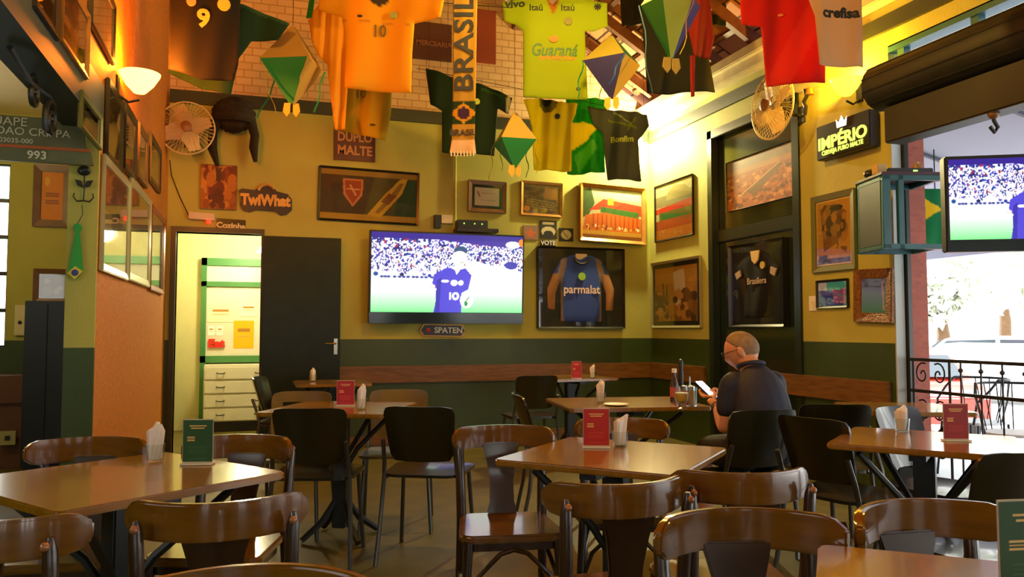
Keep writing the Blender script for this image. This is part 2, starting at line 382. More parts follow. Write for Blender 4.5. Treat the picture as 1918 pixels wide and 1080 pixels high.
# ---- store room behind the doorway
M_store = mat('store_wall', (.66, .62, .33), .6, noise=.03)
mb = MB(); mb.box(-1.1, -.95, YB + .15, 10.25, 0, 2.6); mb.box(1.2, 1.3, YB + .15, 10.25, 0, 2.6); mb.box(-1.1, 1.3, 10.25, 10.35, 0, 2.6)
struct(mb, 'wall_store', M_store)
struct(MB().box(-1.1, 1.3, YB + .15, 10.35, 2.6, 2.7), 'ceiling_store', M_white)
YC = 10.2
def sx(px): return atY(px, 600, YC).x
def sz(py): return atY(430, py, YC).z
mb = MB(); gx0, gx1, gz1 = sx(376), sx(376) + 1.0, sz(484)
for (a0, a1, b0, b1) in ((gx0, gx0 + .06, 0, gz1), (gx1 - .06, gx1, 0, gz1), (gx0, gx1, gz1 - .09, gz1), (gx0, gx1, sz(532) - .03, sz(532) + .03), (gx0, gx1, sz(672) - .04, sz(672) + .04)): mb.box(a0, a1, YC - .03, YC + .05, b0, b1)
door3 = struct(mb, 'door_3', mat('green_joinery', (.05, .20, .06), .45))
MB().box(gx0 + .06, gx1 - .06, YC, YC + .02, sz(532) + .03, gz1 - .09).build('transom_pane', M_white, door3)
bd = MB().box(gx0 + .06, gx1 - .06, YC, YC + .03, sz(668), sz(536)).build('notice_board', M_white); tag(bd, 'white notice board with pinned papers in the room behind the doorway', 'notice board')
for (l, t, r, b, c, lab) in ((388, 570, 438, 603, '#f4ead0', 'white notice sheet pinned on the notice board'), (448, 566, 482, 592, '#fff8e0', 'pale slip with a yellow heading pinned on the notice board'), (438, 600, 476, 652, '#ffb400', 'orange-yellow poster pinned on the notice board'), (390, 610, 402, 628, '#ffffff', 'small white slip left above the red letters'), (406, 610, 418, 628, '#ffffff', 'small white slip right above the red letters')):
    cv = Canvas(24, 24, c); cv.rect(.2, .3, .8, .4, '#a07020'); cv.rect(.2, .55, .8, .6, '#c09850')
    P = painted('notice', cv, sx(r) - sx(l), sz(t) - sz(b), mat('n', 0, .5) if False else paintmat('painted_paper', .6)); P.location = ((sx(l) + sx(r)) / 2, YC - .004, (sz(t) + sz(b)) / 2); tag(P, lab, 'notice', 'papers on the notice board')
t = text('Eat', .13, mat('red_sign', (.7, .02, .01), .5), None, sx=1.1, bold=.008, ext=.008, name='eat_sign'); t.location = (sx(406), YC - .02, sz(643)); tag(t, 'red cut-out sign reading Eat on the notice board', 'sign')
# chest of drawers
cz1, cz0 = sz(681), .12
ch = empty('chest_of_drawers', (gx0 + .42, YC - .28, 0)); tag(ch, 'white chest of four drawers in the bright room behind the doorway', 'drawers')
MB().box(-.36, .42, 0, .26, cz0, cz1).build('carcass', M_white, ch, bevel=.006); MB().box(-.34, .40, .04, .26, 0, cz0).build('plinth', M_black, ch)
dh = (cz1 - cz0 - .02) / 4
for k in range(4):
    d = MB().box(-.35, .41, -.025, 0, cz0 + k * dh + .012, cz0 + (k + 1) * dh - .008).build('drawer', M_white, ch, bevel=.005)
    for x in (-.17, .26):
        MB().tube([(x - .045, -.025, cz0 + (k + .5) * dh + .01), (x - .03, -.05, cz0 + (k + .5) * dh), (x + .03, -.05, cz0 + (k + .5) * dh), (x + .045, -.025, cz0 + (k + .5) * dh + .01)], .006, 6).build('drawer_handle', M_dark, d)
# pendant lamp of the store room
pl = empty('pendant_lamp', (.12, 9.6, 0)); zc = atY(482, 466, 9.6).z
tag(pl, 'white cone pendant lamp glimpsed through the doorway', 'lamp')
MB().lathe([(.02, .09), (.05, .07), (.13, -.04), (.12, -.045), (.04, .055)], 20, (0, 0, zc)).build('lamp_shade', mat('shade_glow', (.9, .9, .8), .4, emit=(1, .95, .7), estr=2.5), pl, smooth=True)
MB().tube([(0, 0, zc + .09), (0, 0, 2.6)], .006, 6).build('cord', M_dark, pl)
lamp((-.05, 9.3, 2.25), 80, (1, .86, .48), .12)
# doorway: casing and its open leaf
mb = MB(); mb.box(DX0 - .05, DX0, YB - .03, YB + .15, 0, DZ + .05); mb.box(DX1, DX1 + .03, YB - .03, YB + .15, 0, DZ + .05); mb.box(DX0, DX1, YB - .03, YB + .15, DZ, DZ + .05)
d1 = struct(mb, 'door_1', mat('dark_jamb', (.03, .026, .012), .4))
LX0 = DX1 + .02; LX1 = atY(637, 600, YB - .07).x; LZ = atY(560, 444, YB - .07).z
leaf = MB().box(LX0, LX1, YB - .10, YB - .055, .01, LZ).build('door_leaf', M_darkgreen, d1, bevel=.004)
ms = MB()
for (z0, z1) in ((.12, .95), (1.08, LZ - .1)):
    for (a0, a1, b0, b1) in ((LX0 + .07, LX1 - .07, z0, z0 + .025), (LX0 + .07, LX1 - .07, z1 - .025, z1), (LX0 + .07, LX0 + .095, z0, z1), (LX1 - .095, LX1 - .07, z0, z1)): ms.box(a0, a1, YB - .108, YB - .10, b0, b1)
hx = LX1 - .045; hz = atY(625, 643, YB - .1).z
hd = MB(); hd.box(hx - .018, hx + .018, YB - .108, YB - .10, hz - .11, hz + .05); hd.tube([(hx, YB - .10, hz), (hx, YB - .15, hz), (hx - .11, YB - .15, hz)], .009, 8)
hd.build('door_handle', mat('chrome', (.5, .45, .35), .2, metal=1), leaf, smooth=True)
# ================================================================== THINGS ON THE WALLS
WALLS = {'back': (YB, 0), 'right': (XR, -90), 'left': (XL, 90)}
def wpt(wall, px, py, off=0):
    if wall == 'back': return atY(px, py, YB - off)
    if wall == 'right': return atX(px, py, XR - off)
    if wall == 'door': return atX(px, py, XR + .06 - off)
    if wall == 'left': return atX(px, py, XL + off)
    if wall == 'column': return atY(px, py, YS - .02 - off)
ROT = {'back': 0, 'column': 0, 'right': -90, 'door': -90, 'left': 90}
def wsize(wall, l, t, r, b, off=0):
    cx, cyy = (l + r) / 2, (t + b) / 2
    A = wpt(wall, l, cyy, off); B = wpt(wall, r, cyy, off); T = wpt(wall, cx, t, off); Bo = wpt(wall, cx, b, off)
    c = (A + B) / 2; c.z = (T.z + Bo.z) / 2
    return c, (B - A).length, T.z - Bo.z
def frame(wall, l, t, r, b, label, cat, fmat, border, cv, depth=.03, matb=0., matc=None, glass=True, group=None, tilt=0., name='picture_frame', roll=0., lean=0):
    c, w_, h_ = wsize(wall, l, t, r, b, depth)
    e = empty(name, c, R(ROT[wall])); e.rotation_euler = (R(-lean), R(roll), R(ROT[wall])); tag(e, label, cat, group)
    if lean: e.location -= Matrix.Rotation(R(ROT[wall]), 3, 'Z') @ Vector((0, -.5 * h_ * math.sin(R(lean)) - .004, 0)) * -1
    W2, H2 = w_ / 2, h_ / 2; bo = border; m = MB()
    for (x0, z0, x1, z1, x2, z2, x3, z3) in ((-W2, -H2, W2, -H2, W2 - bo, -H2 + bo, -W2 + bo, -H2 + bo), (W2, -H2, W2, H2, W2 - bo, H2 - bo, W2 - bo, -H2 + bo), (W2, H2, -W2, H2, -W2 + bo, H2 - bo, W2 - bo, H2 - bo), (-W2, H2, -W2, -H2, -W2 + bo, -H2 + bo, -W2 + bo, H2 - bo)):
        q = [(x0, z0), (x1, z1), (x2, z2), (x3, z3)]
        m.add([(x, -.0, z) for x, z in q[:2]] + [(x, depth * .4, z) for x, z in q[2:]] + [(x, depth - .002, z) for x, z in q], [(0, 1, 2, 3), (7, 6, 5, 4), (0, 4, 5, 1), (3, 2, 6, 7)])
    m.build('frame', fmat, e, bevel=min(.006, bo * .2))
    iw, ih = w_ - 2 * bo + .004, h_ - 2 * bo + .004
    if matb:
        MB().box(-iw / 2, iw / 2, depth * .62, depth - .002, -ih / 2, ih / 2).build('mat_board', matc, e)
        painted('picture', cv, iw - 2 * matb, ih - 2 * matb, paintmat('painted_paper', .6), e, y=depth * .58)
    else:
        MB().box(-iw / 2, iw / 2, depth * .65, depth - .002, -ih / 2, ih / 2).build('backing', M_dark, e); painted('picture', cv, iw, ih, paintmat('painted_paper', .6), e, y=depth * .6)
    if glass: MB().box(-iw / 2, iw / 2, depth * .45, depth * .45 + .002, -ih / 2, ih / 2).build('glass_pane', M_pane, e)
    return e, iw, ih, depth * .42
F_gold = mat('gilt_frame', (.42, .20, .04), .35, metal=.4, noise=.2); F_wood = mat('brown_frame', (.16, .075, .02), .4, noise=.2)
F_black = mat('black_frame', (.012, .011, .009), .3); F_olive = mat('olive_frame', (.14, .15, .03), .45); F_red = mat('red_frame', (.25, .03, .015), .4)
F_orn = mat('ornate_frame', (.20, .085, .02), .4, metal=.3, noise=.5, nscale=60, bump=1., bscale=90); F_pale = mat('pale_frame', (.40, .38, .20), .35, metal=.3)
# --- art
def art_spaten():
    c = Canvas(150, 78, '#3a2606'); c.rect(0, 0, 1, .11, '#9a7a14'); c.rect(0, .88, 1, 1, '#b08c10'); c.poly([(.55, .11), (1, .11), (1, .88), (.45, .88)], '#4a4606'); c.poly([(.85, .11), (1, .11), (1, .88), (.75, .88)], '#1c3c0c')
    c.poly([(.82, .12), (.90, .10), (.84, .42), (.62, .92), (.48, .88), (.66, .45)], '#c8a414'); c.poly([(.82, .2), (.86, .2), (.80, .42), (.60, .85), (.56, .82), (.72, .45)], '#8c6a08'); c.poly([(.70, .42), (.79, .46), (.70, .66), (.62, .6)], '#7a4a08')
    c.ell(.33, .35, .105, .16, '#c07038'); c.poly([(.225, .18), (.435, .18), (.425, .5), (.33, .74), (.235, .5)], '#d08048'); c.poly([(.245, .22), (.415, .22), (.405, .48), (.33, .68), (.255, .48)], '#a03c14')
    c.line(.27, .38, .39, .38, .012, '#e0a070'); c.line(.30, .3, .36, .5, .01, '#e0a070'); return c.noise(.1)
e, iw, ih, yy = frame('back', 596, 316, 785, 417, 'wide black-framed beer poster with red shield crest and golden bottle', 'poster', F_black, .025, art_spaten(), name='beer_poster', roll=1.0)
text('SPATEN', .05, M_white_txt, e, (-.16 * iw, yy + .008, -.33 * ih), bold=.001)
def art_diploma(): c = Canvas(50, 40, '#cdbfa8'); c.line(.12, .25, .2, .5, .03, '#806050'); [c.line(.25, y, .85, y, .008, '#8a7c60') for y in (.3, .45, .55, .7)]; return c
frame('back', 877, 338, 949, 398, 'brown-framed certificate with white sheet above the television', 'certificate', F_wood, .05, art_diploma(), matb=.03, matc=M_dark, roll=.8)
def art_old():
    c = Canvas(70, 56, '#6e5412'); c.blobs(30, .1, .1, .9, .9, .1, ['#5a4210', '#80641c', '#4c3810'], .6); c.poly([(.6, .1), (.95, .15), (.95, .5), (.55, .45)], '#9a6810'); [c.line(.1, .5 + i * .09, .9, .62 + i * .08, .012, '#a48c50') for i in range(4)]; c.ell(.1, .85, .08, .1, '#e08a18'); return c
frame('back', 976, 340, 1054, 405, 'brown-framed old street photograph left of the stadium painting', 'photograph', F_gold, .035, art_old(), roll=1.0)
def art_stadium():
    c = Canvas(140, 110, '#c9b98c'); c.rect(0, .0, 1, .2, '#d9d0ae'); c.poly([(0, .05), (.14, 0), (.2, .3), (.1, .55), (0, .6)], '#3d5a12'); c.poly([(.1, .45), (.35, .2), (1, .28), (1, .5), (.3, .42)], '#c8360a')
    c.rect(.42, .18, .52, .32, '#e8b020'); c.poly([(.3, .36), (.95, .42), (.95, .55), (.3, .47)], '#2a6a18'); c.poly([(.05, .55), (.35, .47), (1, .55), (1, .85), (0, .85)], '#d86a08')
    for i in range(11): c.line(.18 + i * .075, .52, .18 + i * .075, .78, .010, '#b83c06')
    c.blobs(40, .05, .74, .98, .82, .012, ['#e8c060', '#fff0c0', '#7a2006'], 2); c.rect(0, .84, 1, .92, '#d9a030'); c.rect(0, .92, 1, 1, '#8a5010'); return c.noise(.08)
frame('back', 1086, 347, 1209, 455, 'gilt-framed painting of a red and green stadium near the corner', 'painting', F_gold, .045, art_stadium(), depth=.07, lean=3, roll=2.)
def art_stadium2():
    c = Canvas(90, 120, '#c8c08a'); c.rect(0, .2, 1, .4, '#8a8458'); c.poly([(0, .42), (1, .36), (1, .52), (0, .52)], '#c02c08'); c.rect(.1, .5, 1, .64, '#2c6a1a'); c.rect(0, .64, 1, .88, '#a8480c'); c.rect(0, .82, 1, 1, '#c47a1c'); c.poly([(.3, .2), (.5, .05), (.8, .1), (1, .25), (1, .3), (.3, .3)], '#a89c60'); return c.noise(.08)
frame('right', 1225, 337, 1296, 447, 'dark-framed painting of a red and green stadium beside the corner', 'painting', F_black, .02, art_stadium2())
def art_town():
    c = Canvas(90, 120, '#b07c1c'); c.rect(0, 0, 1, .3, '#c08a24'); c.poly([(.45, .1), (.7, .05), (.78, .7), (.5, .72)], '#d8c4a0'); c.blobs(60, 0, .5, 1, .95, .07, ['#6a4410', '#8c6018', '#c89040', '#50340c']); c.line(.2, .3, .22, .6, .015, '#5c3c0c'); c.line(.3, .35, .28, .6, .015, '#5c3c0c'); return c.noise(.12)
frame('right', 1218, 485, 1310, 614, 'thick-framed sepia town view with a pale tower, low beside the corner', 'picture', F_pale, .03, art_town(), matb=.05, matc=M_dark, depth=.04)
def art_aerial():
    c = Canvas(130, 120, '#a8601a'); c.rect(0, 0, 1, .2, '#9a8468'); c.rect(0, .2, 1, .3, '#b88850'); c.blobs(140, 0, .35, 1, 1, .03, ['#8a4c12', '#c07828', '#6e3c0c', '#d89848']); c.poly([(.3, .7), (.75, .3), (.85, .35), (.45, .8)], '#74501c'); c.line(.2, .75, .8, .3, .01, '#d8a868'); c.line(.85, .3, .95, .9, .012, '#b87c38'); return c.noise(.15)
frame('door', 1360, 283, 1486, 382, 'orange aerial photograph of a stadium, frameless, high on the dark green door', 'photograph', F_black, .006, art_aerial(), glass=False, depth=.02)
def art_mag():
    c = Canvas(80, 130, '#b98a2c'); c.poly([(.1, .1), (.55, .05), (.9, .2), (.85, .5), (.55, .7), (.2, .8)], '#7a5616'); c.blobs(26, .2, .1, .85, .6, .09, ['#5c4410', '#8c6a20', '#3c3010', '#a87820']); c.ell(.6, .12, .2, .05, '#2c2c10'); c.blobs(8, .6, .65, .9, .85, .03, ['#6e5a24']); c.rect(0, .92, 1, 1, '#5a58a0'); c.rect(.05, .86, .3, .92, '#26222c'); return c.noise(.12)
frame('right', 1518, 360, 1600, 508, 'olive-framed illustrated poster below the glowing beer sign', 'poster', F_olive, .055, art_mag(), matb=.012, matc=M_gold_txt)
def art_pitch(): c = Canvas(70, 60, '#1e3a24'); c.rect(0, 0, 1, .35, '#34b428'); c.rect(0, 0, .3, .35, '#b8cfc8'); c.poly([(.5, .4), (.95, .3), (.95, .9), (.55, .85)], '#8c4a1c'); c.blobs(30, .5, .3, .95, .9, .04, ['#a05a20', '#5c7c1c', '#c08038']); c.rect(.02, .4, .45, .55, '#58606a'); return c
frame('right', 1527, 523, 1586, 577, 'small black-framed pitch photograph right of the light switch', 'photograph', F_black, .02, art_pitch())
def art_mirror(): c = Canvas(40, 60, '#2e3020'); c.rect(.0, 0, 1, .3, '#3c3a20'); c.line(.85, .1, .9, .9, .03, '#a87818'); return c
frame('right', 1597, 503, 1669, 604, 'small ornate carved gilt frame with a dark picture, by the opening', 'picture', F_orn, .075, art_mirror(), depth=.04, roll=2)
# --- framed shirts: the shirt is a sculpted piece of cloth behind glass
def shirt_relief(parent, w_, h_, main, side, sleeve, y, long_sleeve=True):
    cv = Canvas(90, 100, main); cv.poly([(.22, .1), (.3, .08), (.22, .45), (.25, 1), (.12, 1), (.12, .4)], side); cv.poly([(.78, .1), (.7, .08), (.78, .45), (.75, 1), (.88, 1), (.88, .4)], side); cv.rect(0, .3, .16, 1, sleeve); cv.rect(.84, .3, 1, 1, sleeve)
    outl = [(.38, .03), (.62, .03), (.80, .09), (.90, .28), (.99, .52), (.96, .82), (.86, .82), (.86, .58), (.795, .40), (.80, .98), (.20, .98), (.205, .40), (.13, .58), (.12, .82), (.02, .80), (.01, .52), (.1, .28), (.20, .09)] if long_sleeve else [(.36, .03), (.64, .03), (.85, .1), (1., .28), (.95, .38), (.80, .34), (.80, .98), (.2, .98), (.2, .34), (.05, .38), (0, .28), (.15, .1)]
    return cloth(outl, cv, w_, h_, parent, y, amp=.006, thick=.008)
def cell_mask(pts, nx, ny):
    c = Canvas(nx, ny); return c.inside(pts)
def cloth(outl, cv, w_, h_, parent=None, y=0., amp=.01, thick=.012, name='shirt', fold=9., seed=0, x0=None, z0=None, res=None, ret_disp=False, m=None):
    """closed, slightly puffed cloth with folds; outline normalised with y down; faces -Y"""
    x0 = -w_ / 2 if x0 is None else x0; z0 = -h_ / 2 if z0 is None else z0
    res = res or max(w_, h_) / 62; nx = max(8, int(w_ / res)); ny = max(8, int(h_ / res)); rs = random.Random(seed); ph = [rs.uniform(0, 6) for _ in range(4)]
    def inside(x, y_):
        k = False; n = len(outl)
        for i in range(n):
            (a, b), (c_, d) = outl[i], outl[(i + 1) % n]
            if (b > y_) != (d > y_) and x < (c_ - a) * (y_ - b) / (d - b) + a: k = not k
        return k
    def near(x, y_):
        best = None; n = len(outl)
        for i in range(n):
            a = outl[i]; b = outl[(i + 1) % n]; dx, dy = (b[0] - a[0]) * w_, (b[1] - a[1]) * h_; L = dx * dx + dy * dy + 1e-12
            t = min(1, max(0, (((x - a[0]) * w_) * dx + ((y_ - a[1]) * h_) * dy) / L)); qx, qy = a[0] + t * (b[0] - a[0]), a[1] + t * (b[1] - a[1])
            d = math.hypot((x - qx) * w_, (y_ - qy) * h_)
            if best is None or d < best[0]: best = (d, qx, qy)
        return best
    def disp(x, z):
        u = (x - x0) / w_; v = 1 - (z - z0) / h_
        return amp * (math.sin(u * fold + ph[0] + v * 1.6) * (.35 + v) + .45 * math.sin(u * fold * 2.1 + v * 3 + ph[1]) + .3 * math.sin(v * 8 + u * 5 + ph[2]))
    keep = {}
    for j in range(ny):
        for i in range(nx):
            if inside((i + .5) / nx, (j + .5) / ny): keep[(i, j)] = 1
    vid = {}; pos = []
    cnt = {}
    for (i, j) in keep:
        for a in ((i, j), (i + 1, j), (i, j + 1), (i + 1, j + 1)): cnt[a] = cnt.get(a, 0) + 1
    for a, c_ in cnt.items():
        u, v = a[0] / nx, a[1] / ny; bd = c_ < 4
        d, qx, qy = near(u, v)
        if bd: u, v, d = qx, qy, 0
        vid[a] = len(pos); pos.append((u, v, d))
    n = len(pos); vs = []; col = []
    for s_ in (-1, 1):
        for (u, v, d) in pos:
            x, z = x0 + u * w_, z0 + (1 - v) * h_; p = thick * min(1, (d / .06)) ** .5 if d > 0 else 0
            vs.append((x, y + disp(x, z) + s_ * p * (1 if s_ < 0 else .6) + (0 if d > 0 else s_ * .0008), z)); col.append((*cv.sample(u, v), 1))
    fs = []; edges = {}
    for (i, j) in keep:
        q = (vid[(i, j)], vid[(i, j + 1)], vid[(i + 1, j + 1)], vid[(i + 1, j)])
        fs.append(q); fs.append(tuple(k + n for k in reversed(q)))
        for k in range(4):
            e_ = (q[k], q[(k + 1) % 4]); 
            if (e_[1], e_[0]) in edges: del edges[(e_[1], e_[0])]
            else: edges[e_] = 1
    for (a, b) in edges: fs.append((b, a, a + n, b + n))
    me = bpy.data.meshes.new(name); me.from_pydata(vs, [], fs); me.validate()
    at = me.color_attributes.new('Col', 'FLOAT_COLOR', 'POINT'); at.data.foreach_set('color', np.array(col, dtype=float)[:len(me.vertices)].ravel())
    me.polygons.foreach_set('use_smooth', [True] * len(me.polygons)); me.materials.append(m or paintmat('painted_cloth', .8, sheen=.04))
    o = bpy.data.objects.new(name, me); COL.objects.link(o)
    if parent: o.parent = parent
    return (o, lambda x, z: y + disp(x, z) - thick - .003)
bl = Canvas(8, 8, '#0a0a08')
e, iw, ih, yy = frame('back', 1008, 463, 1171, 615, 'framed long-sleeved blue goalkeeper shirt right of the television', 'framed shirt', F_black, .02, bl, depth=.07, name='framed_shirt')
s_, dsp = shirt_relief(e, iw * .82, ih * .90, '#3c5cc0', '#a08878', '#c8905c', .034)
cvt = text('parmalat', .135, mat('shirt_print', (.75, .6, .55), .6), s_, (0, .018, -.02), bold=.002, sx=.95)
MB().lathe([(.0, 0), (.045, .0), (.045, .012), (0, .012)], 14, M=Matrix.Translation((0, .02, .13)) @ Matrix.Rotation(R(90), 4, 'X')).build('crest', mat('crest_green', (.25, .5, .05), .5), s_)
MB().tube([Vector((.09 * math.cos(a), .022, ih * .395 + .075 * math.sin(a))) for a in [R(180 + 18 * i) for i in range(11)]], .014, 6).build('collar', mat('collar_black', (.02, .02, .02), .6), s_, smooth=True)
MB().box(-.07, .07, .028, .034, ih * .36, ih * .44).build('collar_label', mat('label_cream', (.65, .55, .35), .6), s_)
e, iw, ih, yy = frame('door', 1363, 452, 1466, 612, 'framed dark football shirt with yellow crest low on the dark green door', 'framed shirt', F_black, .025, bl, depth=.07, name='framed_shirt')
s_, dsp = shirt_relief(e, iw * .86, ih * .86, '#101018', '#16161e', '#1a1a22', .034, False)
text('Puma 1914' if False else 'Brasilera', .085, mat('shirt_print_dim', (.45, .36, .25), .6), s_, (.02, .016, .03), bold=.001)
MB().lathe([(.0, 0), (.035, .0), (.035, .012), (0, .012)], 14, M=Matrix.Translation((.12, .02, .17)) @ Matrix.Rotation(R(90), 4, 'X')).build('crest', mat('crest_yellow', (.55, .42, .06), .5), s_)
MB().prism([(-.07, ih * .42), (.07, ih * .42), (.05, ih * .30), (0, ih * .25), (-.05, ih * .30)], .012, .028).build('collar', mat('mask_gold', (.7, .55, .25), .4), s_, bevel=.004)
for sgn in (-1, 1): MB().prism([(sgn * iw * .30, ih * .20), (sgn * iw * .40, ih * .16), (sgn * iw * .36, ih * .08), (sgn * iw * .28, ih * .12)], .012, .026).build('cuff', mat('cuff_pale', (.4, .33, .24), .6), s_)
# --- signs on the back wall
def board(wall, l, t, r, b, label, cat, m, depth=.02, name='sign', group=None, roll=0.):
    c, w_, h_ = wsize(wall, l, t, r, b, depth)
    e = MB().box(-w_ / 2, w_ / 2, 0, depth - .002, -h_ / 2, h_ / 2).build(name, m, bevel=min(.003, depth * .2)); e.location = c; e.rotation_euler = (0, R(roll), R(ROT[wall])); tag(e, label, cat, group); return e, w_, h_
M_maroon = mat('maroon_board', (.09, .012, .01), .5)
e, w_, h_ = board('back', 626, 222, 703, 301, 'dark red square sign with two rows of pale letters DUPLO MALTE', 'sign', M_maroon)
tm = mat('dull_gold_letters', (.50, .25, .10), .6)
text('DUPLO', .13, tm, e, (0, -.003, .02), sx=.85, bold=.004); text('MALTE', .135, tm, e, (0, -.003, -.12), sx=.88, bold=.004)
def art_plaque(): c = Canvas(60, 75, '#9c5410'); c.blobs(90, 0, 0, 1, 1, .1, ['#b8701c', '#8a4410', '#c4802c', '#a05c14', '#70300c'], 1.4); c.poly([(.4, .05), (.55, .1), (.55, .4), (.42, .35)], '#4a2c0a'); c.blobs(14, .25, .6, .6, .95, .08, ['#5a2a0c']); return c.noise(.2)
c_, w_, h_ = wsize('back', 375, 308, 444, 392, .03); e = MB().box(-w_ / 2, w_ / 2, 0.002, .028, -h_ / 2, h_ / 2).build('plaque', F_wood, bevel=.004); e.location = c_; tag(e, 'mottled orange plaque hanging below the long-braided hat', 'plaque'); painted('picture', art_plaque(), w_ * .96, h_ * .96, paintmat('painted_paper', .6), e, y=0.)
# cut-out sign
c_, w_, h_ = wsize('back', 447, 345, 547, 403, .03); e = empty('cutout_sign', c_); tag(e, 'black cut-out sign with golden raised letters left of the beer poster', 'sign')
o_ = [(-.5, .25), (-.45, .33), (-.2, .30), (-.13, .42), (0, .52), (.13, .46), (.2, .3), (.42, .22), (.5, .05), (.5, -.3), (.4, -.45), (.28, -.48), (.2, -.36), (-.18, -.34), (-.28, -.42), (-.4, -.38), (-.47, -.2), (-.46, .1)]
MB().prism([(x * w_, z * h_) for x, z in o_], 0, .025).build('board', M_black, e, bevel=.004)
text('TwiWhat', .15, mat('amber_letters', (.62, .36, .08), .5, metal=.2), e, (0, -.005, -.01), sx=.82, bold=.008, ext=.005)
MB().tube(arc((.01, -.006, .07), .085, 30, 165, 10, 'xz'), .016, 6).build('ornament', mat('amber_letters', 0), e, smooth=True)
# small strips above the doorway
e, w_, h_ = board('back', 353, 398, 402, 411, 'narrow white emergency light strip with red glow above the doorway', 'emergency light', mat('strip_white', (.6, .5, .4), .5), .05, 'emergency_light', roll=2)
MB().ball((w_ * .28, -.004, -h_ * .75), .025, 10, 6).build('indicator', mat('red_glow', (.6, .02, .01), .5, emit=(1, .03, .01), estr=3), e, smooth=True)
e, w_, h_ = board('back', 405, 410, 460, 432, 'small dark green sign with light squiggled lettering above the doorway', 'sign', M_darkgreen, .015, roll=2)
text('Cozinha', .075, mat('pale_yellow_letters', (.7, .6, .3), .5), e, (0, -.003, -.01), sx=1.1, bold=.003)
# stickers
for (l, t, r, b, bgc, fn, lab) in ((980, 422, 1008, 449, '#8a6a58', 'star', 'small square sticker with an orange star beside the television corner'), (1011, 413, 1043, 447, '#0a0a08', 'arc', 'black square sticker with a white arch shape'), (1012, 449, 1041, 461, '#141410', 'txt', 'narrow black label strip just under the arch sticker'), (1047, 427, 1074, 452, '#181812', 'ball', 'small black square sticker with a pale round ball')):
    cv = Canvas(36, 36, bgc)
    if fn == 'star': cv.poly([(.5, .1), (.62, .4), (.95, .45), (.68, .62), (.78, .92), (.5, .75), (.22, .92), (.32, .62), (.05, .45), (.38, .4)], '#c06030')
    if fn == 'arc': cv.ell(.5, .6, .42, .28, '#c8b890'); cv.ell(.5, .75, .3, .2, '#0a0a08'); cv.rect(.15, .08, .85, .2, '#b0a070')
    if fn == 'ball': cv.ell(.5, .5, .36, .36, '#c4c08c'); cv.line(.3, .3, .6, .7, .04, '#70703c')
    e, w_, h_ = board('back', l, t, r, b, lab, 'sticker', M_dark, .008, 'sticker', 'stickers right of the television')
    painted('print', cv, w_ * .98, h_ * .98, paintmat('painted_paper', .6), e, y=-.001)
    if fn == 'txt': text('VOTE', .07, M_white_txt, e, (0, -.003, 0), bold=.002)
# sign under tv
c_, w_, h_ = wsize('back', 786, 607, 873, 630, .03); e = empty('hexagon_sign', c_, 0); e.rotation_euler = (0, R(1), 0); tag(e, 'small long hexagonal black beer sign hanging under the television', 'sign')
hx_ = [(-.5, 0), (-.42, .5), (.42, .5), (.5, 0), (.42, -.5), (-.42, -.5)]
MB().prism([(x * w_, z * h_) for x, z in hx_], .006, .028).build('rim', F_gold, e, bevel=.003); MB().prism([(x * w_ * .94, z * h_ * .82) for x, z in hx_], 0, .01).build('board', M_black, e)
text('SPATEN', .085, M_white_txt, e, (.06, -.004, 0), bold=.002, sx=1.05); MB().ball((-.16, -.002, 0), .026, 10, 6, (1, .3, 1)).build('emblem', M_red_txt, e)
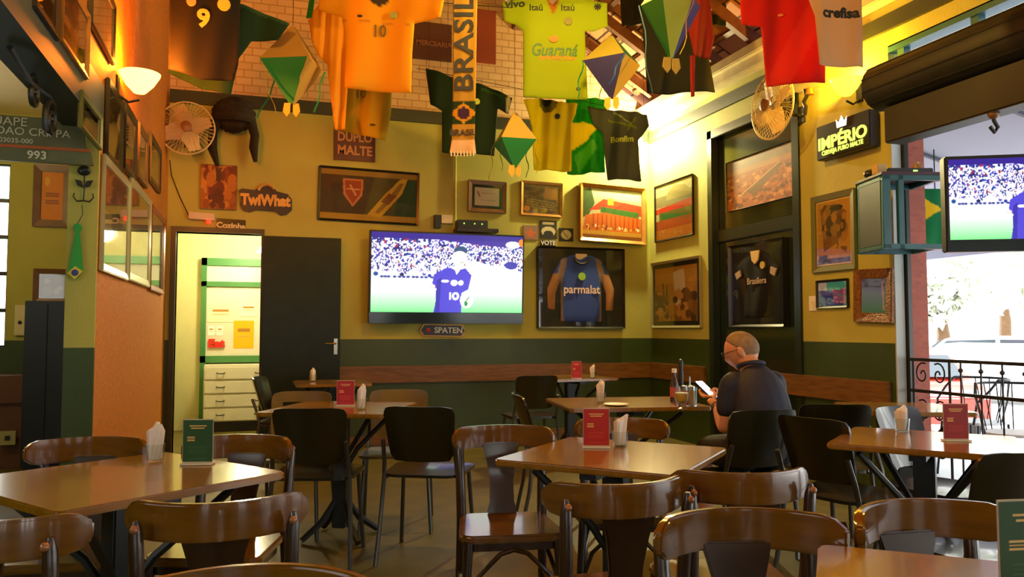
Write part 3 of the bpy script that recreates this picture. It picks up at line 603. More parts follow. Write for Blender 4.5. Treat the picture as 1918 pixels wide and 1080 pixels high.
# television
def art_match():
    W, H = 260, 146; c = Canvas(W, H, '#ffffff'); rs = np.random.RandomState(3)
    c.a[:] = lin('#f4f2ff'); yy, xx = c.y, c.x
    edge = .42 + .0 * xx
    c.fill(yy < .62, '#e8e6fb')
    for i in range(1700):
        x, y = rs.rand(), .08 + .46 * rs.rand(); dens = (1 - (y - .08) / .5) * (.55 + .6 * abs(x - .45))
        if rs.rand() < dens * 1.5: s__ = .006 + .010 * rs.rand(); c.ell(x, y, s__, s__ * 1.8, ['#1c2a7c', '#2438a0', '#182060', '#5a4ab0', '#0c4a90', '#a02850'][rs.randint(6) if rs.rand() < .5 else rs.randint(4)])
    for i in range(1500):
        x, y = rs.rand(), .10 + .40 * rs.rand(); c.ell(x, y, .0045, .011, ['#ffffff', '#e6e0fa', '#ffffff', '#f8e8f4'][i % 4])
    for i in range(16): c.ell(.05 + .03 * i + .02 * rs.rand(), .555, .012, .014, '#3a4a8c')
    c.poly([(.55, .30), (1, .46), (1, .62), (.5, .62)], '#ffffff')
    c.rect(0, 0, 1, .075, '#2c1c86'); c.poly([(.4, .07), (1, .075), (1, .16), (.75, .13)], '#3a2490'); c.ell(.93, .11, .05, .045, '#ffffff'); c.ell(.99, .08, .02, .05, '#f08020')
    c.ell(.92, .38, .045, .05, '#2c2c9c')
    c.fill((yy > .64 - .10 * 0) & (yy <= 1), '#f2fff0'); g = np.clip((yy - .66) / .34, 0, 1)[..., None]; k = (yy > .66)[..., None]
    c.a = np.where(k, np.array(lin('#f4fff4')) * (1 - g) + np.array(lin('#78ee88')) * g, c.a); c.rect(0, .62, 1, .66, '#ffffff')
    # player
    c.ell(.57, .30, .052, .115, '#f4e4dc'); c.ell(.575, .205, .045, .06, '#2a4a70'); c.ell(.57, .27, .045, .06, '#fff2ea'); c.ell(.585, .385, .022, .03, '#8a6a66'); c.rect(.535, .36, .60, .47, '#fce8e0')
    B = '#4a40c4'; c.poly([(.40, .52), (.49, .42), (.55, .46), (.61, .43), (.65, .52), (.63, .70), (.585, .75), (.585, 1), (.40, 1), (.425, .78), (.42, .70), (.39, .66)], B); c.poly([(.42, .6), (.45, .55), (.44, 1), (.41, 1)], '#352ca0')
    c.ell(.39, .67, .02, .03, '#f0d8d0'); c.poly([(.535, .43), (.55, .52), (.575, .45)], '#fff2ea')
    c.ell(.475, .60, .026, .02, '#ffffff'); c.ell(.535, .62, .024, .04, '#ffffff'); c.ell(.58, .62, .018, .035, '#ffffff')
    c.rect(.505, .74, .517, .84, '#ffffff'); c.ell(.545, .79, .024, .052, '#ffffff'); c.ell(.545, .79, .009, .025, B)
    c.ell(.62, .84, .045, .10, '#ffffff'); c.ell(.615, .885, .012, .035, '#2e8a40'); c.line(.615, .86, .635, .80, .004, '#2e8a40')
    return c
MATCH = art_match()
M_screen = paintmat('screen_picture', .25, estr=1.35)
def television(loc, rz, rx, w_, h_, label):
    e = empty('television', loc, rz); e.rotation_euler = (R(rx), 0, rz); tag(e, label, 'television')
    b = .018; sb = .125 * h_ / 1.0
    m = MB(); m.box(-w_ / 2, w_ / 2, -.02, .05, -h_ / 2, h_ / 2); m.box(-w_ * .3, w_ * .3, .05, .09, -h_ * .3, h_ * .3); m.build('casing', M_black, e, bevel=.006)
    ih = h_ - b - sb; painted('screen', MATCH, w_ - 2 * b, ih, M_screen, e, y=-.0215, z0=-h_ / 2 + sb)
    MB().box(-w_ / 2 + .004, w_ / 2 - .004, -.024, -.019, -h_ / 2 + .004, -h_ / 2 + sb - .004).build('lower_bezel', mat('gloss_bezel', (.012, .03, .05), .12), e)
    MB().box(-.1, .1, .09, .17, -.1, .1).build('mount', M_dark, e); return e
c_, w_, h_ = wsize('back', 691, 436, 980, 606, .2); television(c_, 0, 3, w_, h_ * 1.0, 'large wall television showing a football player in blue on the back wall')
P0 = atD(1768, 380, 4.0); P0.z = (atD(1843, 297, 4.0).z + atD(1843, 470, 4.0).z) / 2
television(P0 + Vector((math.cos(R(-28)), math.sin(R(-28)), 0)) * .37, R(-28), 0, .74, atD(1843, 294, 4.0).z - atD(1843, 472, 4.0).z, 'smaller television cut off by the right edge, hanging in the street opening')
# shelf, receiver, conduit over the large tv
c_, w_, h_ = wsize('back', 857, 427, 934, 434, .2); e = MB().box(-w_ / 2, w_ / 2, 0, .195, -h_ / 2, h_ / 2).build('wall_shelf', M_black, bevel=.003); e.location = c_; tag(e, 'short dark shelf above the large television', 'shelf'); zt = c_.z + h_ / 2
c2, w2, h2 = wsize('back', 858, 411, 914, 427, .16); e = MB().box(-w2 / 2, w2 / 2, 0, .14, 0, h2).build('set_top_box', M_dark, bevel=.006); e.location = (c2.x, c2.y, zt); tag(e, 'black receiver box with green lights on the shelf above the large television', 'receiver')
for k, x in enumerate((-.3, .05, .3)): MB().ball((x * w2, -.001, h2 * .55), .007, 8, 6).build('indicator_light', mat('green_led', (.1, .6, .1), .5, emit=(.3, 1, .1), estr=3), e)
c2, w2, h2 = wsize('back', 814, 402, 826, 427, .05); e = MB().box(-w2 / 2, w2 / 2, 0, .048, -h2 / 2, h2 / 2).build('junction_box', M_black, bevel=.004); e.location = c2; tag(e, 'small black plug box left above the large television', 'plug box')
c2, w2, h2 = wsize('back', 827, 402, 848, 418, .05); e = MB().box(-w2 / 2, w2 / 2, 0, .048, -h2 / 2, h2 / 2).build('socket_box', M_cream, bevel=.004); e.location = c2; tag(e, 'small cream socket box beside the conduit above the television', 'socket')
A = wpt('back', 853, 425, .015); B_ = wpt('back', 853, 222, .015); e = MB().tube([A, B_], .012, 8).build('conduit', M_wall); tag(e, 'thin painted cable pipe running up the wall above the television', 'pipe')
A = wpt('back', 318, 300, .01); e = MB().tube([A, A + Vector((.02, 0, -.15)), A + Vector((.10, 0, -.36)), wpt('back', 353, 402, .03)], .005, 6).build('cable', M_dark); tag(e, 'thin dark cable drooping to the emergency light', 'cable')
# signs high on the gable
e, w_, h_ = board('back', 772, 42, 846, 112, 'dark brown wooden shop sign on the whitewashed gable behind the yellow shirt', 'sign', mat('brown_sign', (.10, .03, .012), .6), .03); text('MERCEARIA', .075, mat('sign_letters_dim', (.3, .12, .05), .6), e, (.02, -.003, -.03), bold=.002)
e, w_, h_ = board('back', 892, 18, 929, 118, 'rust red board on the whitewashed gable right of the scarf', 'board', mat('rust_board', (.28, .05, .015), .6), .03, 'board')
# light switch, right wall
e, w_, h_ = board('right', 1515, 554, 1528, 582, 'white light switch plate on the right wall', 'switch', M_white, .012, 'light_switch'); MB().box(-.012, .012, -.005, 0, -.02, .02).build('toggle', M_cream, e)
# glowing sign
c_, w_, h_ = wsize('right', 1530, 221, 1628, 287, .1); e = empty('light_sign', c_, R(-90)); tag(e, 'black illuminated sign with glowing yellow-green letters and a white crown', 'sign')
MB().box(-w_ / 2, w_ / 2, 0, .09, -h_ / 2, h_ / 2).build('box', M_black, e, bevel=.006)
M_neon = mat('neon_letters', (.5, .6, .1), .5, emit=(.75, 1, .12), estr=1.6); text('IMPÉRIO', h_ * .48, M_neon, e, (0, -.004, -.02), sx=.98 * w_ / (h_ * .48 * 3.95), bold=.004); text('CERVEJA PURO MALTE', .05, M_neon, e, (0, -.004, -h_ * .34), bold=.001, sx=.9)
MB().prism([(-.05, .0), (-.06, .07), (-.03, .04), (0, .09), (.03, .04), (.06, .07), (.05, 0)], -.004, 0).build('crown', mat('crown_white', (.8, .8, .7), .5, emit=(1, 1, .8), estr=1.2), e, loc=(0, 0, h_ * .27))
MB().box(-.02, .02, .09, .1, -.1, .1).build('mount', M_dark, e)
# --- pictures on the left wall
def art_photo(seed, a, b, c2):
    c = Canvas(50, 80, a); c.rng = np.random.RandomState(seed); c.rect(.0, .0, 1, .35, b); c.blobs(18, .1, .15, .9, .85, .12, [b, c2, a], 1.2); return c.noise(.1)
def art_reflection(seed): c = Canvas(50, 90, '#4a4620'); c.rect(0, 0, 1, .2, '#5c5428'); c.poly([(.0, .46), (1, .42), (1, 1), (0, 1)], '#b8ac6c'); c.rect(.0, .6, 1, .75, '#d6cfa0'); c.blobs(10, .2, .2, .8, .5, .09, ['#33301a', '#6c6438']); return c.noise(.08)  # pale lower half is the doorway's reflection, painted into the picture
LG = 'framed pictures on the rust left wall'
frame('left', 197, 312, 245, 517, 'silver-framed picture nearest in the lower row on the left wall', 'picture', F_pale, .05, art_reflection(1), group=LG)
frame('left', 246, 350, 284, 532, 'silver-gilt framed picture in the middle of the lower row on the left wall', 'picture', F_pale, .06, art_reflection(2), group=LG)
frame('left', 285, 394, 310, 548, 'red-framed picture farthest in the lower row on the left wall', 'picture', F_red, .05, art_reflection(3), group=LG)
frame('left', 205, 165, 233, 312, 'dark-framed picture just below the glowing left wall lamp', 'picture', F_black, .05, art_photo(4, '#5a4810', '#3a3408', '#7c6420'), group=LG)
frame('left', 237, 205, 258, 330, 'narrow dark-framed picture in the middle row, second from the corner side', 'picture', F_black, .06, art_photo(5, '#64420c', '#3c2c08', '#94641c'), group=LG)
frame('left', 262, 240, 279, 345, 'gold-brown framed picture in the middle row on the left wall', 'picture', F_wood, .06, art_photo(6, '#6a5410', '#4a3c0c', '#8c7420'), group=LG)
frame('left', 284, 262, 303, 352, 'dark-framed picture in the middle row closest to the corner', 'picture', F_black, .06, art_photo(7, '#5c5010', '#3a3408', '#7c7420'), group=LG)
frame('left', 157, 192, 194, 262, 'small low picture frame just above the end of the beam', 'picture', F_olive, .03, art_photo(8, '#4a4410', '#343008', '#6c5c1c'), group=LG)
frame('left', 73, -80, 115, 50, 'thick dark frame highest and nearest on the left wall', 'picture', F_black, .05, art_photo(9, '#8a6a1c', '#6a5414', '#b08c3c'), group=LG)
frame('left', 122, -20, 170, 118, 'tall orange-lit framed picture left of the glowing wall lamp', 'picture', F_gold, .04, art_photo(10, '#9a4810', '#6c300c', '#c87828'), group=LG)
frame('left', 177, -40, 218, 88, 'dark-edged framed sheet in the top row next to the glowing wall lamp', 'picture', F_black, .04, art_photo(11, '#94600c', '#7a4c0c', '#a87018'), group=LG)
# --- far room on the left
def art_orange(): c = Canvas(40, 60, '#f49010'); c.ell(.25, .2, .12, .09, '#ffc020'); [c.line(.2, y, .8, y, .012, '#a8540c') for y in (.45, .5, .6, .65)]; return c
frame('back', 61, 308, 133, 425, 'brown-framed orange certificate in the left side room', 'certificate', F_wood, .07, art_orange())
def art_script(): c = Canvas(50, 50, '#7c6420'); c.blobs(6, .2, .2, .8, .8, .12, ['#8c7428', '#a48c40']); return c
e, iw, ih, yy = frame('back', 61, 503, 133, 568, 'brown-framed handwritten picture above the dark cabinet in the side room', 'picture', F_wood, .05, art_script()); text('Dona', .12, M_dk_txt, e, (.05, yy + .008, -.02), shear=.3)
cb = empty('cabinet', (0, 0, 0)); X0 = atY(50, 700, 7.7).x; X1 = atY(124, 700, 7.7).x; zt = atY(80, 563, 7.7).z; cb.location = ((X0 + X1) / 2, 7.7, 0)
tag(cb, 'tall plain dark cabinet in the side room behind the green column', 'cabinet'); hw = (X1 - X0) / 2 + .03
m_cb = mat('dark_blue_cabinet', (.008, .012, .014), .35); MB().box(-hw, hw, .0, .5, .04, zt).build('body', m_cb, cb, bevel=.005); MB().box(-hw + .01, -.003, -.02, 0, .06, zt - .02).build('door', m_cb, cb, bevel=.004); MB().box(.003, hw - .01, -.02, 0, .06, zt - .02).build('door', m_cb, cb, bevel=.004); MB().box(-hw + .02, hw - .02, .02, .48, 0, .04).build('plinth', M_black, cb)
e, w_, h_ = board('back', 27, 571, 48, 628, 'cream switch panel on the side room wall near the window', 'switch', M_cream, .03, 'switch_panel'); MB().ball((0, -.002, -.02), .018, 8, 6, (1, .4, 1)).build('knob', M_dark, e)
X0 = atY(-60, 730, 7.9).x; X1 = atY(45, 730, 7.9).x
e = MB().box(X0, X1, 7.9, YB - .01, .0, atY(20, 755, 7.9).z).box(X0, X1 + .01, 7.87, YB - .01, atY(20, 755, 7.9).z, atY(20, 703, 7.9).z).build('side_counter', mat('counter_brown', (.12, .045, .015), .5), bevel=.005); tag(e, 'low brown counter at the left edge of the side room', 'counter')
e = MB(); c_, w_, h_ = wsize('column', 2, 808, 26, 832); 
P = atY(14, 820, 7.84); e = MB().box(-.06, .06, 0, .02, -.06, .06).build('socket_box', mat('socket_yellow', (.4, .38, .15), .5), bevel=.003); e.location = P; tag(e, 'pale square wall socket low at the left edge', 'socket'); MB().box(-.02, .02, -.004, 0, -.02, .02).build('outlet', M_black, e)
# metal street sign under the beam
ps = atY(0, 260, YS - .1); m_ss = mat('sign_plate', (.15, .15, .06), .4, metal=.3, noise=.3, nscale=4)
SX1 = atY(157, 260, YS - .1).x; sz1 = atY(80, 220, YS - .1).z; szm = atY(80, 277, YS - .1).z; sz0 = atY(80, 304, YS - .1).z
e = empty('street_sign', (SX1 - .35, YS - .1, sz0)); tag(e, 'dark metal street sign plate reading 993, hung across the opening by the column', 'street sign')
MB().prism([(-.35, 0), (.40, 0), (.385, szm - sz0), (.36, szm - sz0 + .02), (.35, sz1 - sz0 - .03), (.32, sz1 - sz0), (-.35, sz1 - sz0)], 0, .03).build('plate', m_ss, e, bevel=.004)
MB().box(-.35, .385, -.006, 0, szm - sz0 - .008, szm - sz0 + .008).build('stripe', mat('orange_stripe', (.5, .10, .01), .5), e)
ml = mat('sign_letters_pale', (.8, .75, .5), .5); zz = sz1 - sz0
text('UAPE', .065, ml, e, (-.0, -.004, zz - .035), sx=1.05); text('JOAO CRIPPA', .058, ml, e, (.10, -.004, zz - .085), sx=1.05); text('03035-000', .035, ml, e, (.03, -.004, zz - .135), sx=1.05); text('993', .06, ml, e, (.13, -.004, .035), sx=1.05, bold=.001)
for x in (-.25, .25): MB().tube([(x, .015, zz), (x, .015, 2.3 - sz0)], .006, 6).build('hanger', M_dark, e)
# wrought bracket under the beam
e = empty('scroll_bracket', (XL + .0, atX(70, 130, XL - .08).y, 2.3)); tag(e, 'black wrought-iron scroll bracket under the beam', 'bracket')
m = MB(); pts = []
for i in range(30): a = R(20 * i); r_ = .02 + .085 * i / 29; pts.append(Vector((-.08, .25 + r_ * math.cos(a), -.13 + r_ * math.sin(a))))
m.tube(pts, .013, 6); pts = []
for i in range(24): a = R(20 * i); r_ = .015 + .06 * i / 23; pts.append(Vector((-.08, -.05 + r_ * math.cos(a), -.09 + r_ * math.sin(a))))
m.tube(pts, .012, 6); m.tube([(-.08, -.4, -.012), (-.08, -.1, -.06), (-.08, .2, -.03), (-.08, .33, -.05)], .012, 6); m.build('scroll', M_dark, e, smooth=True)
# rose ornament and tie on the column
c_ = wpt('column', 157, 345, .03); e = empty('metal_rose', c_); tag(e, 'dark metal rose ornament fixed to the column top', 'ornament'); S = 1 / 340
MB().ball((0, 0, .075), .035, 12, 8, (1, .5, .8)).ball((.012, -.012, .08), .02, 10, 6, (1, .5, 1)).build('bloom', M_dark, e, smooth=True)
m = MB(); m.tube([(0, 0, .06), (.005, 0, 0), (.0, 0, -.09)], .004, 6); m.tube([(.0, 0, -.09), (-.03, 0, -.095), (-.05, 0, -.07), (-.045, 0, -.05)], .004, 6); m.tube([(.0, 0, -.09), (.03, 0, -.095), (.05, 0, -.07), (.045, 0, -.05)], .004, 6); m.build('stem', M_dark, e, smooth=True)
for s_ in (-1, 1): MB().prism([(0, -.02), (s_ * .03, -.01), (s_ * .045, .025), (s_ * .015, .02)], -.002, .004).build('leaf', M_dark, e)
c_ = wpt('column', 145, 470, .03); e = empty('flag_tie', c_); tag(e, 'bright green necktie with a yellow and blue flag badge hanging on the column', 'tie')
o_ = [(-.02, .15), (.012, .15), (.02, .12), (.008, .11), (.03, -.11), (-.008, -.16), (-.045, -.12), (-.012, .11), (-.026, .12)]
MB().prism(o_, 0, .012).build('tie', mat('tie_green', (.02, .35, .04), .5), e, bevel=.003)
MB().prism([(-.045, -.12), (-.008, -.082), (.03, -.11), (-.008, -.155)], -.004, 0).build('badge', mat('flag_yellow', (.65, .55, .03), .5), e); MB().ball((-.008, -.005, -.118), .018, 10, 6, (1, .2, 1)).build('badge_disc', mat('flag_blue', (.03, .05, .25), .5), e)
MB().tube([(-.004, 0, .15), (.02, 0, .2), (.012, .02, .255)], .002, 5).build('string', M_dark, e)
# --- wall sconces
M_bulb = {}
def sconce(loc, rz, color, energy, label, col_e, strength=14., shade='amber', light_off=(0, -.10, .05), rad=.03):
    e = empty('wall_lamp', loc, rz); tag(e, label, 'lamp')
    ms = mat('lamp_glass_' + shade, (.9, .6, .2), .3, emit=col_e, estr=strength)
    MB().lathe([(.0, -.085), (.035, -.078), (.08, -.03), (.115, .03), (.12, .045), (.112, .045), (.075, -.025), (.0, -.07)], 24, (0, -.13, 0)).build('lamp_shade', ms, e, smooth=True)
    MB().box(-.035, .035, -.012, 0, -.12, .02).build('wall_plate', M_dark, e, bevel=.004); MB().tube([(0, -.01, -.1), (0, -.07, -.14), (0, -.13, -.12)], .009, 8).build('arm', M_dark, e, smooth=True)
    p = Vector(light_off); q = Matrix.Rotation(rz, 3, 'Z') @ p
    lamp(Vector(loc) + q, energy, color, rad)
    return e
p = atX(252, 150, XL + .1); p.x = XL; sconce(p, R(90), (1, .21, .012), 115, 'glowing orange glass wall lamp on the rust left wall', (1, .50, .08), 7., 'amber', (0, -.13, .09))
p = atX(1585, 160, XR - .13); p.x = XR; sconce(p, R(-90), (1, .48, .03), 95, 'glowing yellow glass wall lamp on the right wall behind the white shirt', (1, .60, .03), 3.5, 'yellow', (0, -.14, .09))
# bare bulb lamp in the corner
p = Vector((XR - .26, YB - .24, atY(1213, 262, YB - .3).z)); e = empty('corner_lamp', (p.x, YB, p.z)); tag(e, 'bright white lamp in the corner, hidden behind the grey-black shirt', 'lamp')
MB().ball((0, -.24, 0), .05, 16, 10).build('bulb', mat('bulb_white', (1, 1, .9), .4, emit=(1, .92, .6), estr=30.), e, smooth=True); MB().tube([(0, 0, .08), (0, -.2, .1), (0, -.24, .05)], .012, 8).build('arm', M_dark, e, smooth=True)
lamp(p + Vector((0, -.06, 0)), 360, (1, .85, .42), .06)
# unseen wall lamps added nearer the photographer for warm light on the shirts
for k, (y, en) in enumerate(((3.3, 80), (.6, 70))):
    sconce(Vector((XL, y, 3.35)), R(90), (1, .46, .05), en, ('unseen orange wall lamp added for warm light over the left foreground table', 'unseen orange wall lamp added for warm light beside the photographer')[k], (1, .50, .08), 9., 'amber', (0, -.16, .12), .05)
for k, (x, y, z, en) in enumerate(((2.0, 4.6, 3.72, 150), (1.2, 1.6, 3.72, 80))):  # unseen pendants, added to brighten the gable and the hanging shirts
    e = empty('pendant_lamp', (x, y, z)); tag(e, ('unseen tin lamp under the middle roof beam, added to brighten the room', 'unseen tin lamp under the nearest roof beam, added to brighten the room')[k], 'lamp'); MB().lathe([(.02, .06), (.05, .05), (.14, -.05), (.13, -.05), (.03, .04)], 20).build('lamp_shade', mat('added_tin_shade', (.1, .08, .05), .4), e, smooth=True); MB().tube([(0, 0, .05), (0, 0, .08)], .006, 6).build('cord', M_dark, e)
    lamp((x, y, z - .12), en, (1, .54, .10), .08)
# --- wall fans (at rest)
def fan(c, rz, label, r_=.27, col=(.6, .5, .28)):
    e = empty('wall_fan', c, rz); tag(e, label, 'fan'); mg = mat('fan_cage', col, .4); 
    mb_ = MB(); mb_.tube([(r_ * math.cos(a), 0, r_ * math.sin(a)) for a in [R(10 * i) for i in range(36)]], .008, 6, closed=True)
    mb_.tube([(r_ * .6 * math.cos(a), -.05, r_ * .6 * math.sin(a)) for a in [R(10 * i) for i in range(36)]], .003, 5, closed=True)
    for i in range(40):
        a = R(9 * i); mb_.tube([(.05 * math.cos(a), -.075, .05 * math.sin(a)), (r_ * .55 * math.cos(a), -.06, r_ * .55 * math.sin(a)), (r_ * math.cos(a), 0, r_ * math.sin(a))], .0025, 4)
        mb_.tube([(.08 * math.cos(a), .09, .08 * math.sin(a)), (r_ * .6 * math.cos(a), .07, r_ * .6 * math.sin(a)), (r_ * math.cos(a), 0, r_ * math.sin(a))], .0025, 4)
    mb_.build('cage', mg, e, smooth=True)
    for k in range(4):
        bl_ = MB(); a0 = 90 * k + 20; vs = []
        for j in range(6):
            rr = .05 + (r_ - .07) * j / 5; wd = .06 + .14 * math.sin(math.pi * min(.85, j / 5 + .15))
            for s_ in (-.5, .5):
                for t_ in (-.0015, .0015): a = R(a0) + s_ * wd / max(rr, .08) * .9; vs.append((rr * math.cos(a), s_ * .05 + t_, rr * math.sin(a)))
        fs = []
        for j in range(5): q = j * 4; fs += [(q, q + 4, q + 6, q + 2), (q + 1, q + 3, q + 7, q + 5), (q, q + 1, q + 5, q + 4), (q + 2, q + 6, q + 7, q + 3)]
        fs += [(0, 2, 3, 1), (20, 21, 23, 22)]; bl_.add(vs, fs); bl_.build('blade', mat('fan_blade', (.62, .5, .26), .4), e, smooth=True)
    MB().lathe([(0, -.02), (.045, -.015), (.05, .02), (.02, .03), (0, .03)], 20, M=Matrix.Translation((0, -.07, 0)) @ Matrix.Rotation(R(90), 4, 'X')).build('hub', mat('fan_hub', (.22, .10, .03), .4), e, smooth=True)
    MB().tube([(0, .05, 0), (0, .16, 0)], [.06, .045], 16).build('motor', M_dark, e, smooth=True)
    m_ = MB().tube([(0, .15, 0), (0, .22, -.06), (0, .30, -.06)], .016, 8); m_.box(-.04, .04, .29, .305, -.12, .02); m_.build('bracket', M_dark, e)
    return e
c_ = atX(1447, 198, XR - .30); fan(Vector((XR - .305, c_.y, c_.z)), R(-90), 'pale wall fan on the right wall above the tall green door', .28)
c_ = atY(350, 240, YB - .30); fan(Vector((c_.x, YB - .305, c_.z)), 0, 'pale wall fan on the back wall left of the braided hat', .25)
# clutter right of the fan
c_ = wpt('right', 1508, 190, .08); e = empty('bell_ornament', c_, R(-90)); tag(e, 'small dark metal ornament with a brass cup hanging right of the fan', 'ornament'); MB().tube([(0, 0, .1), (.02, 0, .04), (-.02, 0, 0), (.02, -.01, -.05), (-.01, 0, -.11)], .018, 7).build('chain', M_dark, e, smooth=True); MB().lathe([(0, .04), (.025, .035), (.035, -.02), (.03, -.02)], 14, (.06, 0, .06)).build('brass_cup', mat('brass', (.6, .35, .08), .3, metal=.8), e, smooth=True); MB().tube([(0, 0, .1), (0, .08, .12)], .006, 6).build('hook', M_dark, e)
# hat with braids
c_ = wpt('back', 438, 215, .16); e = empty('braided_hat', c_); tag(e, 'dark woolly hat with two long hanging braids on the back wall', 'hat'); mh = mat('dark_wool', (.018, .012, .006), .9, bump=1.2, bscale=70, noise=.5, nscale=40)
m = MB(); m.ball((0, 0, 0), .20, 26, 18, (1, .62, .85)); hat = m.build('crown', mh, e, smooth=True)
for v in hat.data.vertices: n_ = Vector(v.co).normalized(); k_ = 1 + .12 * math.sin(n_.x * 21 + n_.z * 17) * math.sin(n_.y * 19 + n_.z * 13); v.co = v.co * k_
MB().lathe([(.19, -.09), (.215, -.06), (.20, -.02), (.17, -.05)], 26).build('brim', mh, e, smooth=True)
for (pa) in ([(-.15, -.02, -.05), (-.19, -.03, -.2), (-.19, -.03, -.36), (-.14, -.03, -.52)], [(.16, -.02, -.05), (.20, -.03, -.2), (.19, -.03, -.32), (.21, -.03, -.46)]): MB().tube(pa, [.05, .045, .045, .02], 10).build('braid', mh, e, smooth=True)
MB().tube([(0, .1, .05), (0, .158, .06)], .01, 6).build('peg', M_dark, e)
# ================================================================== STREET OPENING: shutter, transom, bracket, railing
rz_ = 2.92
e = empty('roller_shutter', (XR - .185, YE, rz_)); tag(e, 'dark green rolled-up shutter drum over the street opening', 'shutter')
M_sh = mat('shutter_green', (.008, .010, .005), .6, noise=.3)
m = MB().tube([(0, -.09, 0), (0, -.11, 0), (0, -6, 0)], [.14, .165, .165], 24); m.build('drum', M_sh, e, smooth=True)
for k in range(5):
    MB().tube([(.165 * math.cos(R(100 + 32 * k)), -.11, .165 * math.sin(R(100 + 32 * k))), (.165 * math.cos(R(100 + 32 * k)), -6, .165 * math.sin(R(100 + 32 * k)))], .006, 5).build('slat_rib', M_sh, e)
MB().box(-.06, .10, -6, -.20, -.42, -.17).build('lintel_box', M_sh, e, bevel=.01)
struct(MB().box(XR + .092, XR + .125, YE - .04, YE - .001, 0, 2.6), 'trim_21', M_dark)
tr = MB(); y = YE - .1
for i in range(12): tr.box(XR + .02, XR + .08, y - .03, y + .03, 3.08, 3.28); y -= .62
tr.box(XR + .0, XR + .12, -3.2, YE, 3.24, 3.29); tr.box(XR + .0, XR + .12, -3.2, YE, 3.05, 3.10)
o = struct(tr, 'window_6', M_teal); MB().box(XR + .05, XR + .054, -3.2, YE, 3.1, 3.25).build('window_pane', M_glass, o)
# hanging hook on the lintel
c_ = atX(1862, 232, XR - .2); e = empty('ceiling_hook', c_); tag(e, 'small dark hook fitting hanging under the shutter lintel', 'hook'); MB().tube([(0, 0, .12), (0, 0, .02), (.03, 0, -.02), (.0, 0, -.05), (-.03, 0, -.02)], .012, 7).build('hook', M_dark, e, smooth=True); MB().ball((0, 0, .06), .035, 10, 6).build('boss', F_wood, e, smooth=True)
# teal bracket
A = atD(1652, 400, 5.3); H1 = atD(1652, 328, 5.3).z; H0 = atD(1652, 466, 5.3).z; B1 = atD(1766, 400, 5.3)
e = empty('television_bracket', (A.x, A.y, H0)); rz2 = math.atan2((B1 - A).y, (B1 - A).x); e.rotation_euler = (0, 0, rz2 + R(2)); tag(e, 'teal open metal bracket frame on the wall end beside the street opening', 'bracket')
Wb = (B1 - A).length; Hb = H1 - H0; Db = .34; t_ = .035
m = MB()
for x in (0, Wb * .36):
    for y in (0, Db): m.box(x - (0 if x == 0 else t_ * 1.2), x + (t_ * 1.6 if x == 0 else 0), y - t_ / 2, y + t_ / 2, 0, Hb)
for z in (0, Hb - t_):
    for y in (0, Db): m.box(0, Wb, y - t_ / 2, y + t_ / 2, z, z + t_)
    for x in (0, Wb - t_): m.box(x, x + t_, 0, Db, z, z + t_)
m.build('frame', M_teal, e, bevel=.004)
MB().box(-.01, Wb + .02, -.03, Db + .02, Hb, Hb + .02).build('shelf', mat('bracket_shelf', (.06, .02, .03), .3), e, bevel=.003)
MB().box(-.0, .015, .02, Db - .02, t_, Hb - t_).build('side_panel', mat('bracket_panel', (.02, .022, .01), .5), e)
MB().box(t_, Wb * .3, Db - .02, Db, t_, Hb - t_).build('back_panel', M_teal, e)
MT = Matrix.Translation((A.x, A.y, H0)) @ Matrix.Rotation(rz2 + R(2), 4, 'Z')
def onb(x, y, z): return MT @ Vector((x, y, z))
g = MB().box(-.16, .16, -.1, .1, 0, .045).build('set_top_box', M_black, bevel=.005); g.location = onb(.24, .16, Hb + .02); g.rotation_euler = (0, 0, rz2); tag(g, 'black receiver with a green light on top of the teal bracket', 'receiver'); MB().box(.02, .05, -.102, -.1, .02, .03).build('indicator_light', mat('green_led', 0), g)
g = MB().box(-.04, .04, -.03, .03, 0, .07).build('small_box', mat('tan_box', (.5, .36, .12), .5), bevel=.004); g.location = onb(.03, .08, Hb + .02); tag(g, 'small tan box at the left end of the teal bracket shelf', 'box')
g = MB().ball((0, 0, .04), .045, 14, 10, (1.3, 1, .85)).ball((.05, .01, .035), .03, 10, 8).build('cable_coil', M_black, smooth=True); g.location = onb(.07, .27, Hb + .02); tag(g, 'dark coiled cable bundle beside the tan box on the bracket', 'cable')
g = MB().lathe([(0, 0), (.03, 0), (.032, .08), (.02, .1), (.012, .11)], 14).build('jar', mat('jar_amber', (.25, .14, .04), .2), smooth=True); g.location = onb(.35, .17, Hb + .02); tag(g, 'small dark jar on the bracket shelf next to the hanging television', 'jar')
# railing across the opening
YR0 = YE - .05; XRL = XR + .09
e = empty('railing', (XRL, YR0, 0)); tag(e, 'black wrought-iron railing with scrollwork across the street opening', 'railing')
zt, zm = atX(1695, 672, XRL).z, atX(1695, 729, XRL).z
for z in (zt, zm, .12): MB().box(-.012, .012, -5.2, 0, z - .011, z + .011).build('rail', M_black, e)
y = -.42; i = 0
while y > -5.2:
    MB().tube([(0, y, .0), (0, y, zt)], .0065, 6).build('baluster', M_black, e); MB().ball((0, y, zt - .06), .016, 8, 6).build('collar', M_black, e) if i < 8 else None; y -= .155; i += 1
for (yc, zc, s_) in ((-.10, zt - .10, 1), (-.24, zt - .10, -1), (-.10, zt - .36, -1), (-.24, zt - .36, 1), (-.10, zt - .62, 1), (-.24, zt - .62, -1)):
    pts = [Vector((0, yc + s_ * (.008 + .055 * i / 20) * math.cos(R(24 * i)), zc + (.008 + .075 * i / 20) * math.sin(R(24 * i)))) for i in range(21)]
    MB().tube(pts, .006, 6).build('scroll', M_black, e, smooth=True)
for y in (-.02, -.33): MB().tube([(0, y, 0), (0, y, zt)], .009, 6).build('post', M_black, e)
